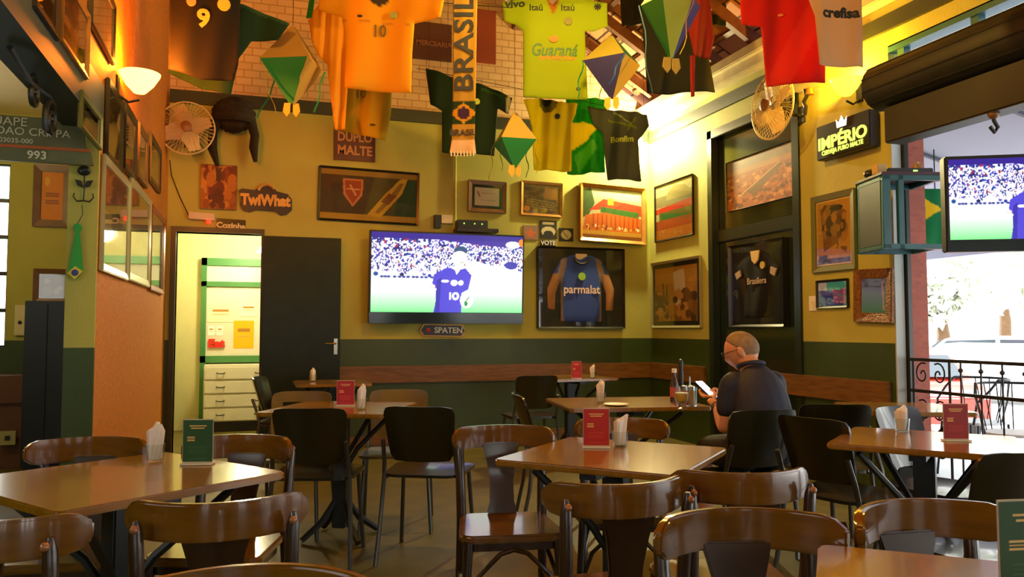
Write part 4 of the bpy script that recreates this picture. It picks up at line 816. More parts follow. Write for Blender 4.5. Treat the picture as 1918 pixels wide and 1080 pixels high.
# ================================================================== OUTSIDE
M_pat = mat('patio_white', (.62, .66, .70), .5, noise=.05)
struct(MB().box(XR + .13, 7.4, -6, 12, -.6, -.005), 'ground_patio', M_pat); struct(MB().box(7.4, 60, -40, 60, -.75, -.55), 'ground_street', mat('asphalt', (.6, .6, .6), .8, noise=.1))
pb = brickmat('pillar_brick', (.42, .10, .06), (.34, .075, .05), (.30, .12, .08), 9, .75, rot=(R(90), 0, 0))
x0 = XR + .135; struct(MB().box(x0, x0 + .155, YE - .02, YE + .25, 0, 3.0), 'trim_20', pb)
# awning with seams
aw = empty('awning', (XR + .15, 0, 3.02)); tag(aw, 'pale grey awning sloping out over the patio', 'awning')
sl = math.atan2(.75, 3.6); M_aw = mat('awning_canvas', (.42, .41, .52), .8)
Mx = Matrix.Rotation(sl, 4, 'Y'); MB().box(0, 3.7, -6, 12, 0, .01, M=Mx).build('canvas', M_aw, aw)
for k in range(16): MB().box(0, 3.7, -6 + k * 1.15, -5.97 + k * 1.15, -.03, -.002, M=Mx).build('seam_bar', mat('awning_bar', (.08, .09, .13), .6), aw)
MB().box(3.68, 3.72, -6, 12, -.18, .01, M=Mx).build('valance', M_aw, aw)
for y in (-5, 1.4, 9.5): MB().tube([(3.6, y, -3.02), (3.6, y, -.75)], .03, 8).build('post', M_dark, aw)
# flag outside
A = atD(1727, 352, 6.6); B_ = atD(1775, 352, 6.6); zb = atD(1750, 464, 6.6).z
cv = Canvas(60, 80, '#0c8a50'); cv.poly([(-.25, .35), (.15, .05), (.6, .35), (.15, .68)], '#f0d020'); cv.ell(.13, .36, .22, .16, '#1c3c9c')
wv = .55; e_, _ = cloth([(0, 0), (1, .03), (1, 1), (0, .97)], cv, wv, A.z - zb, None, amp=.012, thick=.004, name='flag', seed=4); e_.location = (A + B_) / 2 + Vector((.0, 0, -(A.z - zb) / 2)); e_.rotation_euler = (0, 0, R(-22)); tag(e_, 'green flag with yellow diamond and blue disc hanging outside behind the bracket', 'flag')
MB().tube([Vector((0, 0, (A.z - zb) / 2 - .02)), Vector((0, 0, (A.z - zb) / 2 + .33))], .005, 5).build('hanging_string', M_dark, e_)
# cars
def car(loc, rz, body, label, L=4.0, W=1.7, Hh=1.45):
    e = empty('car', loc, rz); tag(e, label, 'car', 'parked cars in the street'); mc = body
    prof = [(-.5, .22), (-.5, .5), (-.49, .62), (-.44, .66), (-.36, .69), (-.26, .96), (-.16, 1.0), (.12, 1.0), (.24, .92), (.36, .66), (.46, .62), (.5, .5), (.5, .22)]
    m = MB(); n = len(prof)
    for sec, (yy_, k) in enumerate(((-.5, .94), (-.46, 1.0), (.46, 1.0), (.5, .94))):
        for (x, z) in prof:
            tuck = .82 if z > .72 else 1.; m.v.append((x * L * (k if z > .6 else 1), yy_ * W * tuck, z * Hh * (1 if z < .7 else k + (1 - k) * .5)))
    for s_ in range(3):
        for i in range(n): j = (i + 1) % n; m.f.append((s_ * n + i, s_ * n + j, (s_ + 1) * n + j, (s_ + 1) * n + i)); m.m.append(0)
    m.f += [tuple(range(n)), tuple(3 * n + i for i in reversed(range(n)))]; m.m += [0, 0]
    m.build('body', mc, e, smooth=True, bevel=.02)
    mg = mat('car_glass', (.05, .07, .09), .1)
    for s_ in (-1, 1):
        y = s_ * W * .5 * .835
        MB().prism([(-.335 * L, .70 * Hh), (-.245 * L, .93 * Hh), (-.02 * L, .95 * Hh), (-.02 * L, .70 * Hh)], y - .02, y + .02).build('side_window', mg, e); MB().prism([(.0 * L, .70 * Hh), (.0 * L, .95 * Hh), (.13 * L, .95 * Hh), (.28 * L, .70 * Hh)], y - .02, y + .02).build('side_window', mg, e)
    MB().hexa([(.245 * L, -.34 * W, .915 * Hh), (.345 * L, -.40 * W, .69 * Hh), (.345 * L, .40 * W, .69 * Hh), (.245 * L, .34 * W, .915 * Hh)], [(.265 * L, -.34 * W, .925 * Hh), (.37 * L, -.40 * W, .695 * Hh), (.37 * L, .40 * W, .695 * Hh), (.265 * L, .34 * W, .925 * Hh)]).build('windscreen', mg, e)
    MB().hexa([(-.27 * L, -.34 * W, .93 * Hh), (-.36 * L, -.40 * W, .70 * Hh), (-.36 * L, .40 * W, .70 * Hh), (-.27 * L, .34 * W, .93 * Hh)], [(-.285 * L, -.34 * W, .94 * Hh), (-.385 * L, -.40 * W, .70 * Hh), (-.385 * L, .40 * W, .70 * Hh), (-.285 * L, .34 * W, .94 * Hh)]).build('rear_window', mg, e)
    for sx_ in (-.31, .32):
        for sy_ in (-1, 1):
            t = MB().tube([(sx_ * L, sy_ * W * .5 - .1 * sy_, .31), (sx_ * L, sy_ * W * .5 + .015 * sy_, .31)], .31, 22); t.build('wheel', M_black, e, smooth=True); MB().tube([(sx_ * L, sy_ * W * .5, .31), (sx_ * L, sy_ * W * .5 + .02 * sy_, .31)], .19, 16).build('hubcap', mat('hubcap', (.5, .5, .5), .3, metal=.7), e)
    for sy_ in (-1, 1):
        MB().box(.47 * L, .505 * L, sy_ * W * .36 - .16, sy_ * W * .36 + .16, .50 * Hh, .58 * Hh).build('headlight', M_white, e, bevel=.02); MB().box(-.505 * L, -.48 * L, sy_ * W * .38 - .12, sy_ * W * .38 + .12, .5 * Hh, .6 * Hh).build('tail_light', mat('tail_red', (.6, .02, .02), .3), e, bevel=.01)
    MB().box(-.15, .15, -.005, .005, -.05, .05, M=Matrix.Translation((.507 * L, 0, .36 * Hh)) @ Matrix.Rotation(R(90), 4, 'Z')).build('number_plate', M_white, e)
    return e
M_cr = mat('car_red', (.85, .06, .04), .35, coat=.3); M_cw = mat('car_white', (.85, .87, .9), .35, coat=.3)
p = atD(1668, 700, 14.0); car((p.x, p.y, -.55), R(-118), M_cr, 'red car parked behind the railing next to the brick pillar')
p = atD(1890, 700, 19); car((p.x, p.y, -.55), R(-62), M_cw, 'white car parked farther back across the street', 4.6, 1.8, 1.6)
p = atD(2330, 700, 10.5); car((p.x, p.y, -.55), R(128), M_cw, 'white car with low bonnet at the right edge, close behind the patio')
# pale building and trees across the street
b = empty('building', (27, 16, -.55)); tag(b, 'long pale low building far across the street', 'building'); MB().box(-.5, 6, -22, 22, 0, 3.2).build('wall', M_white, b)
for k in range(9): MB().box(-.55, -.5, -18 + 4.2 * k, -16.6 + 4.2 * k, 1.0, 2.3).build('window', mat('pale_window', (.45, .5, .55), .3), b)
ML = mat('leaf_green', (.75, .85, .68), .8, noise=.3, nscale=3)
def tree(x, y, h, r_, lab, seed):
    e = empty('tree', (x, y, -.55)); tag(e, lab, 'tree'); rs = random.Random(seed); m = MB()
    MB().tube([(0, 0, 0), (.1, 0, h * .4), (0, .1, h * .75)], [.22, .16, .08], 8).build('trunk', F_wood, e, smooth=True)
    bl_ = [(rs.uniform(-.6, .6) * r_, rs.uniform(-.6, .6) * r_, h * .72 + rs.uniform(-.35, .4) * r_, rs.uniform(.35, .6) * r_) for _ in range(9)]
    for i in range(2600):
        cx, cy_, cz, cr = bl_[rs.randrange(9)]; d = Vector((rs.gauss(0, 1), rs.gauss(0, 1), rs.gauss(0, 1))).normalized() * cr * rs.uniform(.55, 1.05); a = Vector((rs.gauss(0, 1), rs.gauss(0, 1), rs.gauss(0, 1))).normalized() * .16; b_ = a.cross(Vector((rs.gauss(0, 1), rs.gauss(0, 1), rs.gauss(0, 1)))).normalized() * .09; c = Vector((cx, cy_, cz)) + d
        m.add([c - a, c + b_, c + a, c - b_], [(0, 1, 2, 3)])
    m.build('foliage', ML, e, weld=False)
tree(17.5, 16.6, 4.0, 1.5, 'pale leafy tree directly right of the brick pillar', 1); tree(23.3, 19.6, 5.2, 2.6, 'leafy tree in the middle of the street view behind the white car', 2); tree(20.9, 15.6, 4.4, 1.5, 'leafy tree nearest the right edge, under the hanging television', 3)

# unseen lamp added to brighten the side room
e = empty('pendant_lamp', (-2.55, 6.3, 2.75)); tag(e, 'unseen hanging lamp added to brighten the left side room', 'lamp'); MB().lathe([(.02, .06), (.05, .05), (.14, -.05), (.13, -.05), (.03, .04)], 20).build('lamp_shade', mat('added_tin_shade', 0), e, smooth=True); MB().tube([(0, 0, .05), (0, 0, .45)], .006, 6).build('cord', M_dark, e)
lamp((-2.55, 6.3, 2.6), 42, (1, .72, .30), .08)
# ================================================================== TABLES
def make_table(root, side, depth=None):
    s_ = side / 2; d_ = (depth or side) / 2
    MB().prism(rrect(side, 2 * d_, .025, 4), -.024, 0, 'z').build('tabletop', M_top, root, bevel=.005, loc=(0, 0, .75))
    MB().box(-s_ * .8, s_ * .8, -.03, .03, -.055, -.026).box(-.03, .03, -d_ * .8, d_ * .8, -.055, -.026).build('support_bar', M_dark, root, loc=(0, 0, .75))
    MB().box(-.04, .04, -.04, .04, .06, .70).build('pedestal', M_dark, root, bevel=.006)
    for k in range(4):
        a = R(45 + 90 * k); c_, q = math.cos(a), math.sin(a)
        MB().tube([(c_ * .035, q * .035, .40), (c_ * .10, q * .10, .50), (c_ * s_ * .95, q * d_ * .95, .705)], .014, 7).build('strut', M_dark, root, smooth=True)
        MB().tube([(c_ * .03, q * .03, .22), (c_ * .12, q * .12, .10), (c_ * .235, q * .235, .018)], [.02, .02, .018], 7).build('foot', M_dark, root, smooth=True)
def table_edge(p1, p2, label, side=None, toward=1, depth=None, skip_tag=False):
    """p1,p2: pixels of one top edge, left to right; toward=1 body comes nearer"""
    A, B_ = atZ(*p1, .75), atZ(*p2, .75); d = (B_ - A); L = side or d.length; d.normalize(); n = Vector((d.y, -d.x, 0))
    c = A + d * L / 2 + n * toward * (depth or L) / 2
    e = empty('square_table', (c.x, c.y, 0), math.atan2(d.y, d.x)); tag(e, label, 'table', None); make_table(e, L, depth or L); return e
T1 = table_edge((310, 845), (537, 882), 'square wooden table in the left foreground, with green menu card and tall napkin', .70)
T2 = table_edge((1068, 817), (1367, 838), 'square wooden table in the middle foreground with a red menu card', .66)
T3 = table_edge((1600, 798), (1875, 815), 'dark square table by the street railing with red menu card', .64)
T4 = table_edge((1532, 1017), (1860, 1048), 'wooden table cut off by the bottom right corner', .68)
T5 = table_edge((577, 750), (792, 753), 'wooden table in front of the open dark door, with a red menu card', .72)
T6 = table_edge((1021, 745), (1240, 742), 'dark table in front of the seated man, with beer glass and condiment rack', .86, depth=.72)
T7 = table_edge((978, 703), (1110, 700), 'small dark table against the wall in the back corner', .7)
T8 = table_edge((548, 712), (600, 711), 'narrow dark table beside the doorway at the back left', .62)
T9 = table_edge((1560, 752), (1670, 753), 'dark table right of the man near the right wall', .6)
# ================================================================== CHAIRS
def make_wood_chair():
    e = empty('bistro_chair', (0, 0, 0))
    # seat: rounded trapezoid, front at +y
    pts = []
    for (x, y) in rrect(.40, .37, .06, 5): pts.append((x * (1 + .10 * (y / .2)) * .93, y - .01))
    MB().prism(pts, .425, .455, 'z').build('seat', M_redwood, e, bevel=.008)
    MB().prism([(x * .9, y * .9) for x, y in pts], .395, .425, 'z').build('seat_frame', M_darkwood, e)
    # top rail: curved board, wraps forward at its ends
    m = MB(); n = 20; top = []; ring = []
    for i in range(n + 1):
        u = -1 + 2 * i / n; a = u * R(50); x = .265 * math.sin(a) * 1.0; y = -.245 + .265 * (1 - math.cos(a)) * 1.32
        hh = .044 * (1 - max(0, abs(u) - .80) ** 2 * 14); zc = .760
        t = .0105; nx, ny = math.sin(a), -math.cos(a)
        ring.append([(x + nx * t, y + ny * t, zc - hh), (x + nx * t * 1.2, y + ny * t * 1.2, zc), (x + nx * t, y + ny * t, zc + hh), (x - nx * t, y - ny * t, zc + hh), (x - nx * t, y - ny * t, zc - hh)])
    vs = [v for r_ in ring for v in r_]; fs = []
    for i in range(n):
        for k in range(5): fs.append((i * 5 + k, i * 5 + (k + 1) % 5, (i + 1) * 5 + (k + 1) % 5, (i + 1) * 5 + k))
    fs += [(4, 3, 2, 1, 0), tuple(n * 5 + k for k in range(5))]
    m.add(vs, fs).build('top_rail', M_redwood, e, smooth=True, bevel=.005)
    # splat: waisted board from rail to seat
    sp = [(-.062, .455), (-.050, .50), (-.048, .58), (-.060, .66), (-.080, .735), (.080, .735), (.060, .66), (.048, .58), (.050, .50), (.062, .455)]
    M_ = Matrix(((1, 0, 0, 0), (0, 1, -.17, -.1), (0, 0, 1, 0), (0, 0, 0, 1)))
    MB().prism(sp, -.015, .0, 'y', M=Matrix.Translation((0, .006, 0)) @ M_).build('splat', M_darkwood, e, bevel=.004)
    for s_ in (-1, 1):
        MB().tube([(s_ * .175, -.235, .0), (s_ * .17, -.205, .22), (s_ * .165, -.185, .44), (s_ * .168, -.205, .6), (s_ * .172, -.218, .74), (s_ * .172, -.219, .768)], [.014, .018, .020, .018, .016, .007], 10).build('rear_leg', M_darkwood, e, smooth=True)
        MB().ball((s_ * .172, -.236, .752), .010, 10, 6).build('screw_knob', mat('knob', (.35, .14, .05), .25, coat=.5), e, smooth=True)
        MB().tube([(s_ * .19, .19, .0), (s_ * .178, .175, .22), (s_ * .165, .155, .43)], [.012, .015, .019], 10).build('front_leg', M_darkwood, e, smooth=True)
        MB().tube([(s_ * .175, .165, .20), (s_ * .165, .11, .30), (s_ * .14, .02, .39), (s_ * .13, -.02, .398)], .009, 7).build('brace', M_darkwood, e, smooth=True)
        MB().tube([(s_ * .172, .170, .20), (s_ * .13, .17, .31), (s_ * .05, .165, .385), (s_ * .0, .16, .398)], .009, 7).build('brace', M_darkwood, e, smooth=True)
        MB().tube([(s_ * .178, .18, .20), (s_ * .172, -.2, .22)], .009, 7).build('stretcher', M_darkwood, e, smooth=True)
    return e
def make_plastic_chair(slots=False, m_=None, w_=.385):
    m_ = m_ or M_plastic; e = empty('cafe_chair', (0, 0, 0))
    def shell(z0, z1, wt, wb, name, notch=False):
        nx, nz = 12, 9; vs = []; fs = []
        for s_ in (-1, 1):
            for j in range(nz + 1):
                v = j / nz; z = z0 + (z1 - z0) * v; ww = (wb + (wt - wb) * v) / 2
                cr = 1 - .10 * max(0, (v - .8) / .2) ** 2 - .12 * max(0, (.15 - v) / .15) ** 2
                for i in range(nx + 1):
                    u = -1 + 2 * i / nx; y = -.20 - .09 * v + .05 * u * u + s_ * .006
                    vs.append((u * ww * cr, y, z - .02 * max(0, abs(u) - .75) * (v > .9) * 4 * .5))
        N = (nx + 1) * (nz + 1)
        def slot(i, j): return slots and (j in (3, 6)) and 2 <= i <= nx - 3
        cells = [(i, j) for j in range(nz) for i in range(nx) if not slot(i, j)]; ed = {}
        for (i, j) in cells:
            q = (j * (nx + 1) + i, j * (nx + 1) + i + 1, (j + 1) * (nx + 1) + i + 1, (j + 1) * (nx + 1) + i); fs.append(q); fs.append(tuple(k + N for k in reversed(q)))
            for k in range(4):
                a, b = q[k], q[(k + 1) % 4]
                if (b, a) in ed: del ed[(b, a)]
                else: ed[(a, b)] = 1
        for (a, b) in ed: fs.append((b, a, a + N, b + N))
        return MB().add(vs, fs).build(name, m_, e, smooth=True, weld=False)
    shell(.52, .81, w_, w_ * .86, 'backrest')
    pts = [(x * (1 + .06 * y / .2), y) for x, y in rrect(.43, .42, .09, 6)]
    st = MB(); n = len(pts); rings = [(1, .440), (1.0, .455), (.92, .452), (.5, .442)]
    vs = [(x * k, y * k, z) for k, z in rings for x, y in pts]; vs.append((0, 0, .440)); fs = []
    for a in range(3):
        for i in range(n): fs.append((a * n + i, a * n + (i + 1) % n, (a + 1) * n + (i + 1) % n, (a + 1) * n + i))
    for i in range(n): fs.append((3 * n + i, 3 * n + (i + 1) % n, 4 * n))
    fs.append(tuple(range(n))[::-1]); st.add(vs, fs).build('seat', m_, e, smooth=True)
    for s_ in (-1, 1):
        MB().tube([(s_ * .215, -.26, .0), (s_ * .205, -.205, .25), (s_ * .195, -.185, .44), (s_ * .19, -.20, .52), (s_ * .185, -.245, .64)], .0115, 8).build('rear_leg', M_tube, e, smooth=True)
        MB().tube([(s_ * .21, .20, .0), (s_ * .195, .17, .25), (s_ * .185, .15, .435)], .0115, 8).build('front_leg', M_tube, e, smooth=True)
        MB().tube([(s_ * .187, .16, .43), (s_ * .197, -.19, .43)], .010, 7).build('side_rail', M_tube, e, smooth=True)
    return e
def gpt(px, py, z): return atZ(px, py, z)
def place(proto, px, py, ztop, a, label, cat, group, off=(0, 0), used=[], back=.24):
    """px,py: pixel of the back's top middle; a: facing, 0 = away from the photographer, positive to the left"""
    e = proto if proto not in used else copy_tree(proto); used.append(proto)
    P = gpt(px, py, ztop); yaw = R(YAW + a); f = Vector((-math.sin(yaw), math.cos(yaw), 0)); P = P + f * back + RGT * off[0] + FWD * off[1]
    e.location = (P.x, P.y, 0); e.rotation_euler = (0, 0, yaw)
    for k in ('label', 'category', 'group'):
        if k in e: del e[k]
    tag(e, label, cat, group); return e
WC = make_wood_chair(); GW = 'wooden bistro chairs with curved top rails'
for (px, py, a, off, lab) in (
    (15, 968, -4, (-.07, -.03), 'wooden chair cut off by the left edge, back to the viewer at the left table'),
    (385, 942, 16, (.02, .01), 'wooden chair, back to the viewer, in front of the left table, its splat fully seen'),
    (178, 826, 190, (-.06, .13), 'wooden chair facing the viewer behind the left table, left of the tall napkin'),
    (438, 818, 176, (.03, .08), 'wooden chair facing the viewer behind the left table, right of the green menu card'),
    (515, 1056, 180, (0, 0), 'wooden chair at the bottom edge, only its curved rail in view'),
    (978, 800, 188, (-.09, .09), 'wooden chair with a green gleam on its seat, left of the middle table'),
    (1140, 791, 174, (.08, .20), 'wooden chair behind the middle table, half hidden by the red menu card'),
    (1183, 905, 16, (0, 0), 'wooden chair turned slightly left, back to the viewer at the middle table'),
    (1413, 885, 6, (0, 0), 'wooden chair right of the middle table, back to the viewer in front of the man'),
    (1386, 960, 184, (0, .05), 'large wooden chair facing the viewer at the bottom, with bright streaks on its rail'),
    (1690, 947, 194, (.03, .07), 'wooden chair facing the viewer at the bottom right, nearest the corner menu card')):
    place(WC, px, py, .804, a, lab, 'chair', GW, off)
PC = make_plastic_chair(); GP = 'dark plastic cafe chairs'
for (px, py, a, off, lab) in (
    (577, 766, 2, (0, 0), 'dark plastic chair at the left near side of the door table, back to the viewer'),
    (781, 763, -8, (0, 0), 'dark plastic chair with a green gleam on its seat, right of the door table'),
    (493, 706, -88, (-.06, 0), 'dark chair seen edge-on at the side of the doorway'),
    (1438, 769, 16, (0, 0), 'dark plastic chair the seated man sits on'),
    (1545, 784, -58, (-.07, .03), 'glossy dark chair right of the man, turned towards the street'),
    (1576, 760, -5, (0, .05), 'dark chair with shiny tube legs, behind the glossy chair at the right wall'),
    (1688, 772, -148, (.06, .24), 'bluish lit chair between the right wall and the railing table'),
    (1935, 848, 16, (0, 0), 'dark chair cut off by the right edge in front of the railing table'),
    (1008, 704, 15, (0, 0), 'dark chair at the small corner table, back to the viewer'),
    (978, 738, -86, (-.04, 0), 'dark chair seen edge-on left of the beer table')):
    place(PC, px, py, .805, a, lab, 'chair', GP, off, back=.27)
M_tan = mat('tan_plastic', (.13, .085, .012), .4, noise=.1)
PT = make_plastic_chair(True, M_tan); place(PT, 557, 738, .81, 180, 'tan slatted chair facing the viewer behind the door table', 'chair', None, (-.02, .22), back=.27)
PT2 = make_plastic_chair(False, M_tan); place(PT2, 735, 733, .81, 186, 'tan solid-backed chair facing the viewer at the far right of the door table', 'chair', None, (.02, .16), back=.27)
# wire garden chairs on the patio
def make_wire_chair():
    e = empty('wire_chair', (0, 0, 0)); mw = mat('wire_black', (.02, .022, .03), .4, metal=.5)
    MB().prism([(x, y) for x, y in rrect(.42, .42, .18, 6)], .44, .46, 'z').build('seat_pad', mat('seat_white', (.75, .78, .8), .5), e, bevel=.006)
    MB().tube(arc((0, -.02, .80), .24, 180, 360, 14), .010, 7).build('back_hoop', mw, e, smooth=True)
    for i in range(7):
        a = R(195 + 25 * i); MB().tube([(.24 * math.cos(a), -.02 + .24 * math.sin(a), .80), (.22 * math.cos(a) * .95, -.02 + .23 * math.sin(a), .62), (.18 * math.cos(a), -.01 + .19 * math.sin(a), .45)], .005, 6).build('back_wire', mw, e, smooth=True)
    for s_ in (-1, 1):
        MB().tube([(s_ * .24, -.02, .80), (s_ * .245, .06, .72), (s_ * .22, .16, .62), (s_ * .19, .17, .45)], .010, 7).build('arm', mw, e, smooth=True)
        for y in (-.17, .17): MB().tube([(s_ * .20, y * 1.15, 0), (s_ * .16, y, .445)], .010, 7).build('leg', mw, e, smooth=True)
    return e
WR = make_wire_chair()
for (px, py, z, a, lab) in ((1925, 862, .45, 150, 'black wire chair with white round seat just outside the railing'), (1740, 868, .45, 100, 'black wire chair with white seat on the patio near the brick pillar'), (1905, 888, .45, 210, 'black wire chair with white seat on the patio at the right edge')):
    e = WR if lab.startswith('black wire chair with white round') else copy_tree(WR); P = atZ(px, py, z) 
    if 'just' in lab: P = Vector((5.25, 4.35, 0))
    elif 'pillar' in lab: P = Vector((5.6, 5.0, 0))
    else: P = Vector((5.5, 3.9, 0))
    e.location = (P.x, P.y, 0); e.rotation_euler = (0, 0, R(YAW + a))
    if 'label' in e: del e['label']
    tag(e, lab, 'chair', 'wire chairs')
# ================================================================== TABLE THINGS
def menu(px, py, a, colr, label, w_=.10, h_=.15, z=.751):
    P = atZ(px, py, z); e = empty('menu_stand', (P.x, P.y, z), R(YAW + a)); tag(e, label, 'menu', 'menu cards in stands'); ms = mat('acrylic_base', (.75, .7, .5), .15, coat=.5)
    MB().box(-w_ / 2 - .002, w_ / 2 + .002, -.022, .022, 0, .006).build('base', ms, e, bevel=.001)
    cv = Canvas(60, 90, colr); k_ = '#e8c070'; [cv.rect(.22 + (i % 2) * .04, .13 + .05 * i, .78 - (i % 2) * .06, .155 + .05 * i, k_) for i in range(2)]; [cv.rect(.14, y, .40, y + .018, k_) for y in (.40, .44, .48)]
    d_ = {'#1c4a1c': '#2e6030', '#a81808': '#c03c20', '#b01c2c': '#d05060', '#8c1408': '#a82c18'}.get(colr, colr); [cv.rect(.2, y, .8, y + .015, d_) for y in (.64, .69, .74, .79, .92)]
    MB().box(-w_ / 2, w_ / 2, -.0015, .0015, .006, h_).build('card', mat('card_core', (.5, .45, .35), .5), e)
    painted('card_front', cv, w_ - .003, h_ - .012, paintmat('painted_gloss', .5), e, y=-.0022, z0=.009)
    return e
menu(370, 869, 4, '#1c4a1c', 'green menu card on the left foreground table')
menu(1117, 838, -2, '#a81808', 'red menu card on the middle foreground table, nearest of the red ones')
menu(1791, 825, -2, '#8c1408', 'red menu card on the table by the street railing')
menu(647, 760, 0, '#b01c2c', 'pinkish red menu card on the table in front of the dark door', .105)
menu(1080, 709, 0, '#b01c2c', 'small red menu card on the corner table at the back', .09, .16)
menu(1935, 1130, 8, '#1c4a1c', 'dark green menu card cut off by the bottom right corner', .12, .17)
def napkin(px, py, h_, lab, seed, wd=.045, lean=0., flare=1.):
    z = .751; P = atZ(px, py, z); e = empty('napkin_glass', (P.x, P.y, z), R(YAW)); tag(e, lab, 'napkins', 'napkins standing in glasses')
    MB().lathe([(.0, .0), (.027, .0), (.033, .06), (.031, .06), (.025, .006), (0, .006)], 18).build('tumbler', M_glass, e, smooth=True)
    m = MB(); rs = random.Random(seed)
    for k in range(4):
        q = h_ / .135; wk = wd / .042 * (1 - .08 * k); pk = rs.uniform(-.008, .014) * (1 if k % 2 else 1); Mx = Matrix.Translation((.003 * k - .004, .004 * (k - 1.5), .008)) @ Matrix.Rotation(R((-38, 22, -12, 48)[k] + seed * 9), 4, 'Z') @ Matrix.Rotation(R((-6, 5, 3, -4)[k]), 4, 'X')
        o_ = [(-.018, 0), (.018, 0), (.030 * wk, .055 * q), (.034 * wk, (.100 - .004 * k) * q), (.010 * wk + pk + lean, (.128 - .007 * k) * q), (-.030 * wk, (.094 + .004 * k) * q), (-.027 * wk, .050 * q)]
        m.prism(o_, -.0022, .0022, 'y', M=Mx); m.prism([(x * .8, z) for x, z in o_], -.007, .007, 'y', M=Mx)
    m.build('napkin', M_paper, e, bevel=.0012); return e
napkin(290, 864, .135, 'tall white napkin in a glass on the left foreground table', 1, .042)
napkin(1162, 836, .125, 'white napkin in a glass on the middle foreground table', 2, .036, .012)
napkin(1690, 808, .115, 'wide napkin in a glass on the table by the railing', 5, .042, .01, 1.2)
napkin(677, 766, .145, 'white napkin in a glass on the table before the dark door', 3, .034, .006)
napkin(586, 714, .12, 'small napkin in a glass on the narrow table at the back left', 4, .03)
napkin(1110, 708, .13, 'small napkin in a glass on the corner table', 6, .03, .01)
napkin(1126, 753, .14, 'napkin in a glass on the left end of the beer table', 7, .036, .01)
P = atZ(1122, 757, .751); e = MB().lathe([(0, 0), (.05, 0), (.075, .008), (.073, .011), (.048, .004), (0, .004)], 24).build('small_plate', M_white, smooth=True); e.location = (P.x + .07, P.y - .09, .7512); tag(e, 'small pale plate beside the napkin on the beer table', 'plate')
# beer glass
P = atZ(1277, 766, .751); e = empty('beer_glass', P, 0); tag(e, 'stemmed glass half full of golden beer in front of the man', 'glass')
MB().lathe([(0, 0), (.030, .0), (.030, .004), (.008, .010), (.010, .018), (.036, .045), (.042, .075), (.038, .11), (.034, .135), (.0325, .135), (.036, .11), (.040, .075), (.034, .047), (0, .024)], 24).build('glass', M_glass, e, smooth=True)
MB().lathe([(0, .026), (.033, .048), (.0385, .075), (.0375, .088), (0, .088)], 24).build('beer', mat('beer', (.85, .45, .05), .2, emit=(.8, .4, .04), estr=0), e, smooth=True); MB().lathe([(0, .088), (.0375, .088), (.037, .094), (0, .095)], 24).build('foam', M_white, e, smooth=True)
# condiment rack, bottle, pepper mill, tumbler
P = atZ(1292, 759, .751); e = empty('condiment_rack', P, 0); tag(e, 'steel condiment rack with jars on the beer table', 'condiment rack'); ch_ = mat('steel', (.5, .5, .5), .25, metal=1)
MB().lathe([(0, 0), (.045, 0), (.045, .006), (0, .006)], 20).build('base', ch_, e, smooth=True); MB().tube([(.0, 0, .006), (0, 0, .17)], .005, 6).build('stem', ch_, e)
for (x, y, c_) in ((-.022, .018, (.4, .05, .03)), (.022, .018, (.12, .1, .06)), (0, -.022, (.5, .35, .2))):
    j = MB().lathe([(0, .006), (.019, .006), (.020, .09), (0, .09)], 14, (x, y, 0)).build('jar', mat('jar%d' % int(c_[0] * 100), c_, .3), e, smooth=True); MB().lathe([(0, .09), (.021, .09), (.021, .115), (0, .12)], 14, (x, y, 0)).build('lid', ch_, j, smooth=True)
P = atZ(1284, 754, .751); e = empty('sauce_bottle', (P.x - .02, P.y + .1, .751)); tag(e, 'dark bottle with white cap standing behind the beer glass', 'bottle'); MB().lathe([(0, 0), (.026, 0), (.027, .11), (.012, .15), (.011, .18), (0, .18)], 16).build('bottle', mat('sauce_dark', (.05, .02, .01), .2), e, smooth=True); MB().lathe([(0, .18), (.016, .18), (.015, .205), (0, .205)], 14).build('cap', M_white, e, smooth=True); MB().lathe([(.0275, .03), (.0278, .03), (.0278, .09), (.0275, .09)], 16).build('label', mat('label_red', (.5, .08, .05), .5), e)
e = empty('pepper_mill', (P.x + .04, P.y + .12, .751)); tag(e, 'slim dark pepper mill rising behind the condiment rack', 'pepper mill'); MB().lathe([(0, 0), (.024, 0), (.022, .06), (.014, .10), (.018, .17), (.012, .20), (.018, .235), (.010, .26), (0, .265)], 16).build('body', M_black, e, smooth=True)
P = atZ(1306, 768, .751); e = MB().lathe([(0, 0), (.026, 0), (.032, .11), (.030, .11), (.024, .006), (0, .006)], 20).build('water_glass', M_glass, smooth=True); e.location = (P.x + .10, P.y + .22, .751); tag(e, 'clear water glass right of the condiment rack', 'glass')
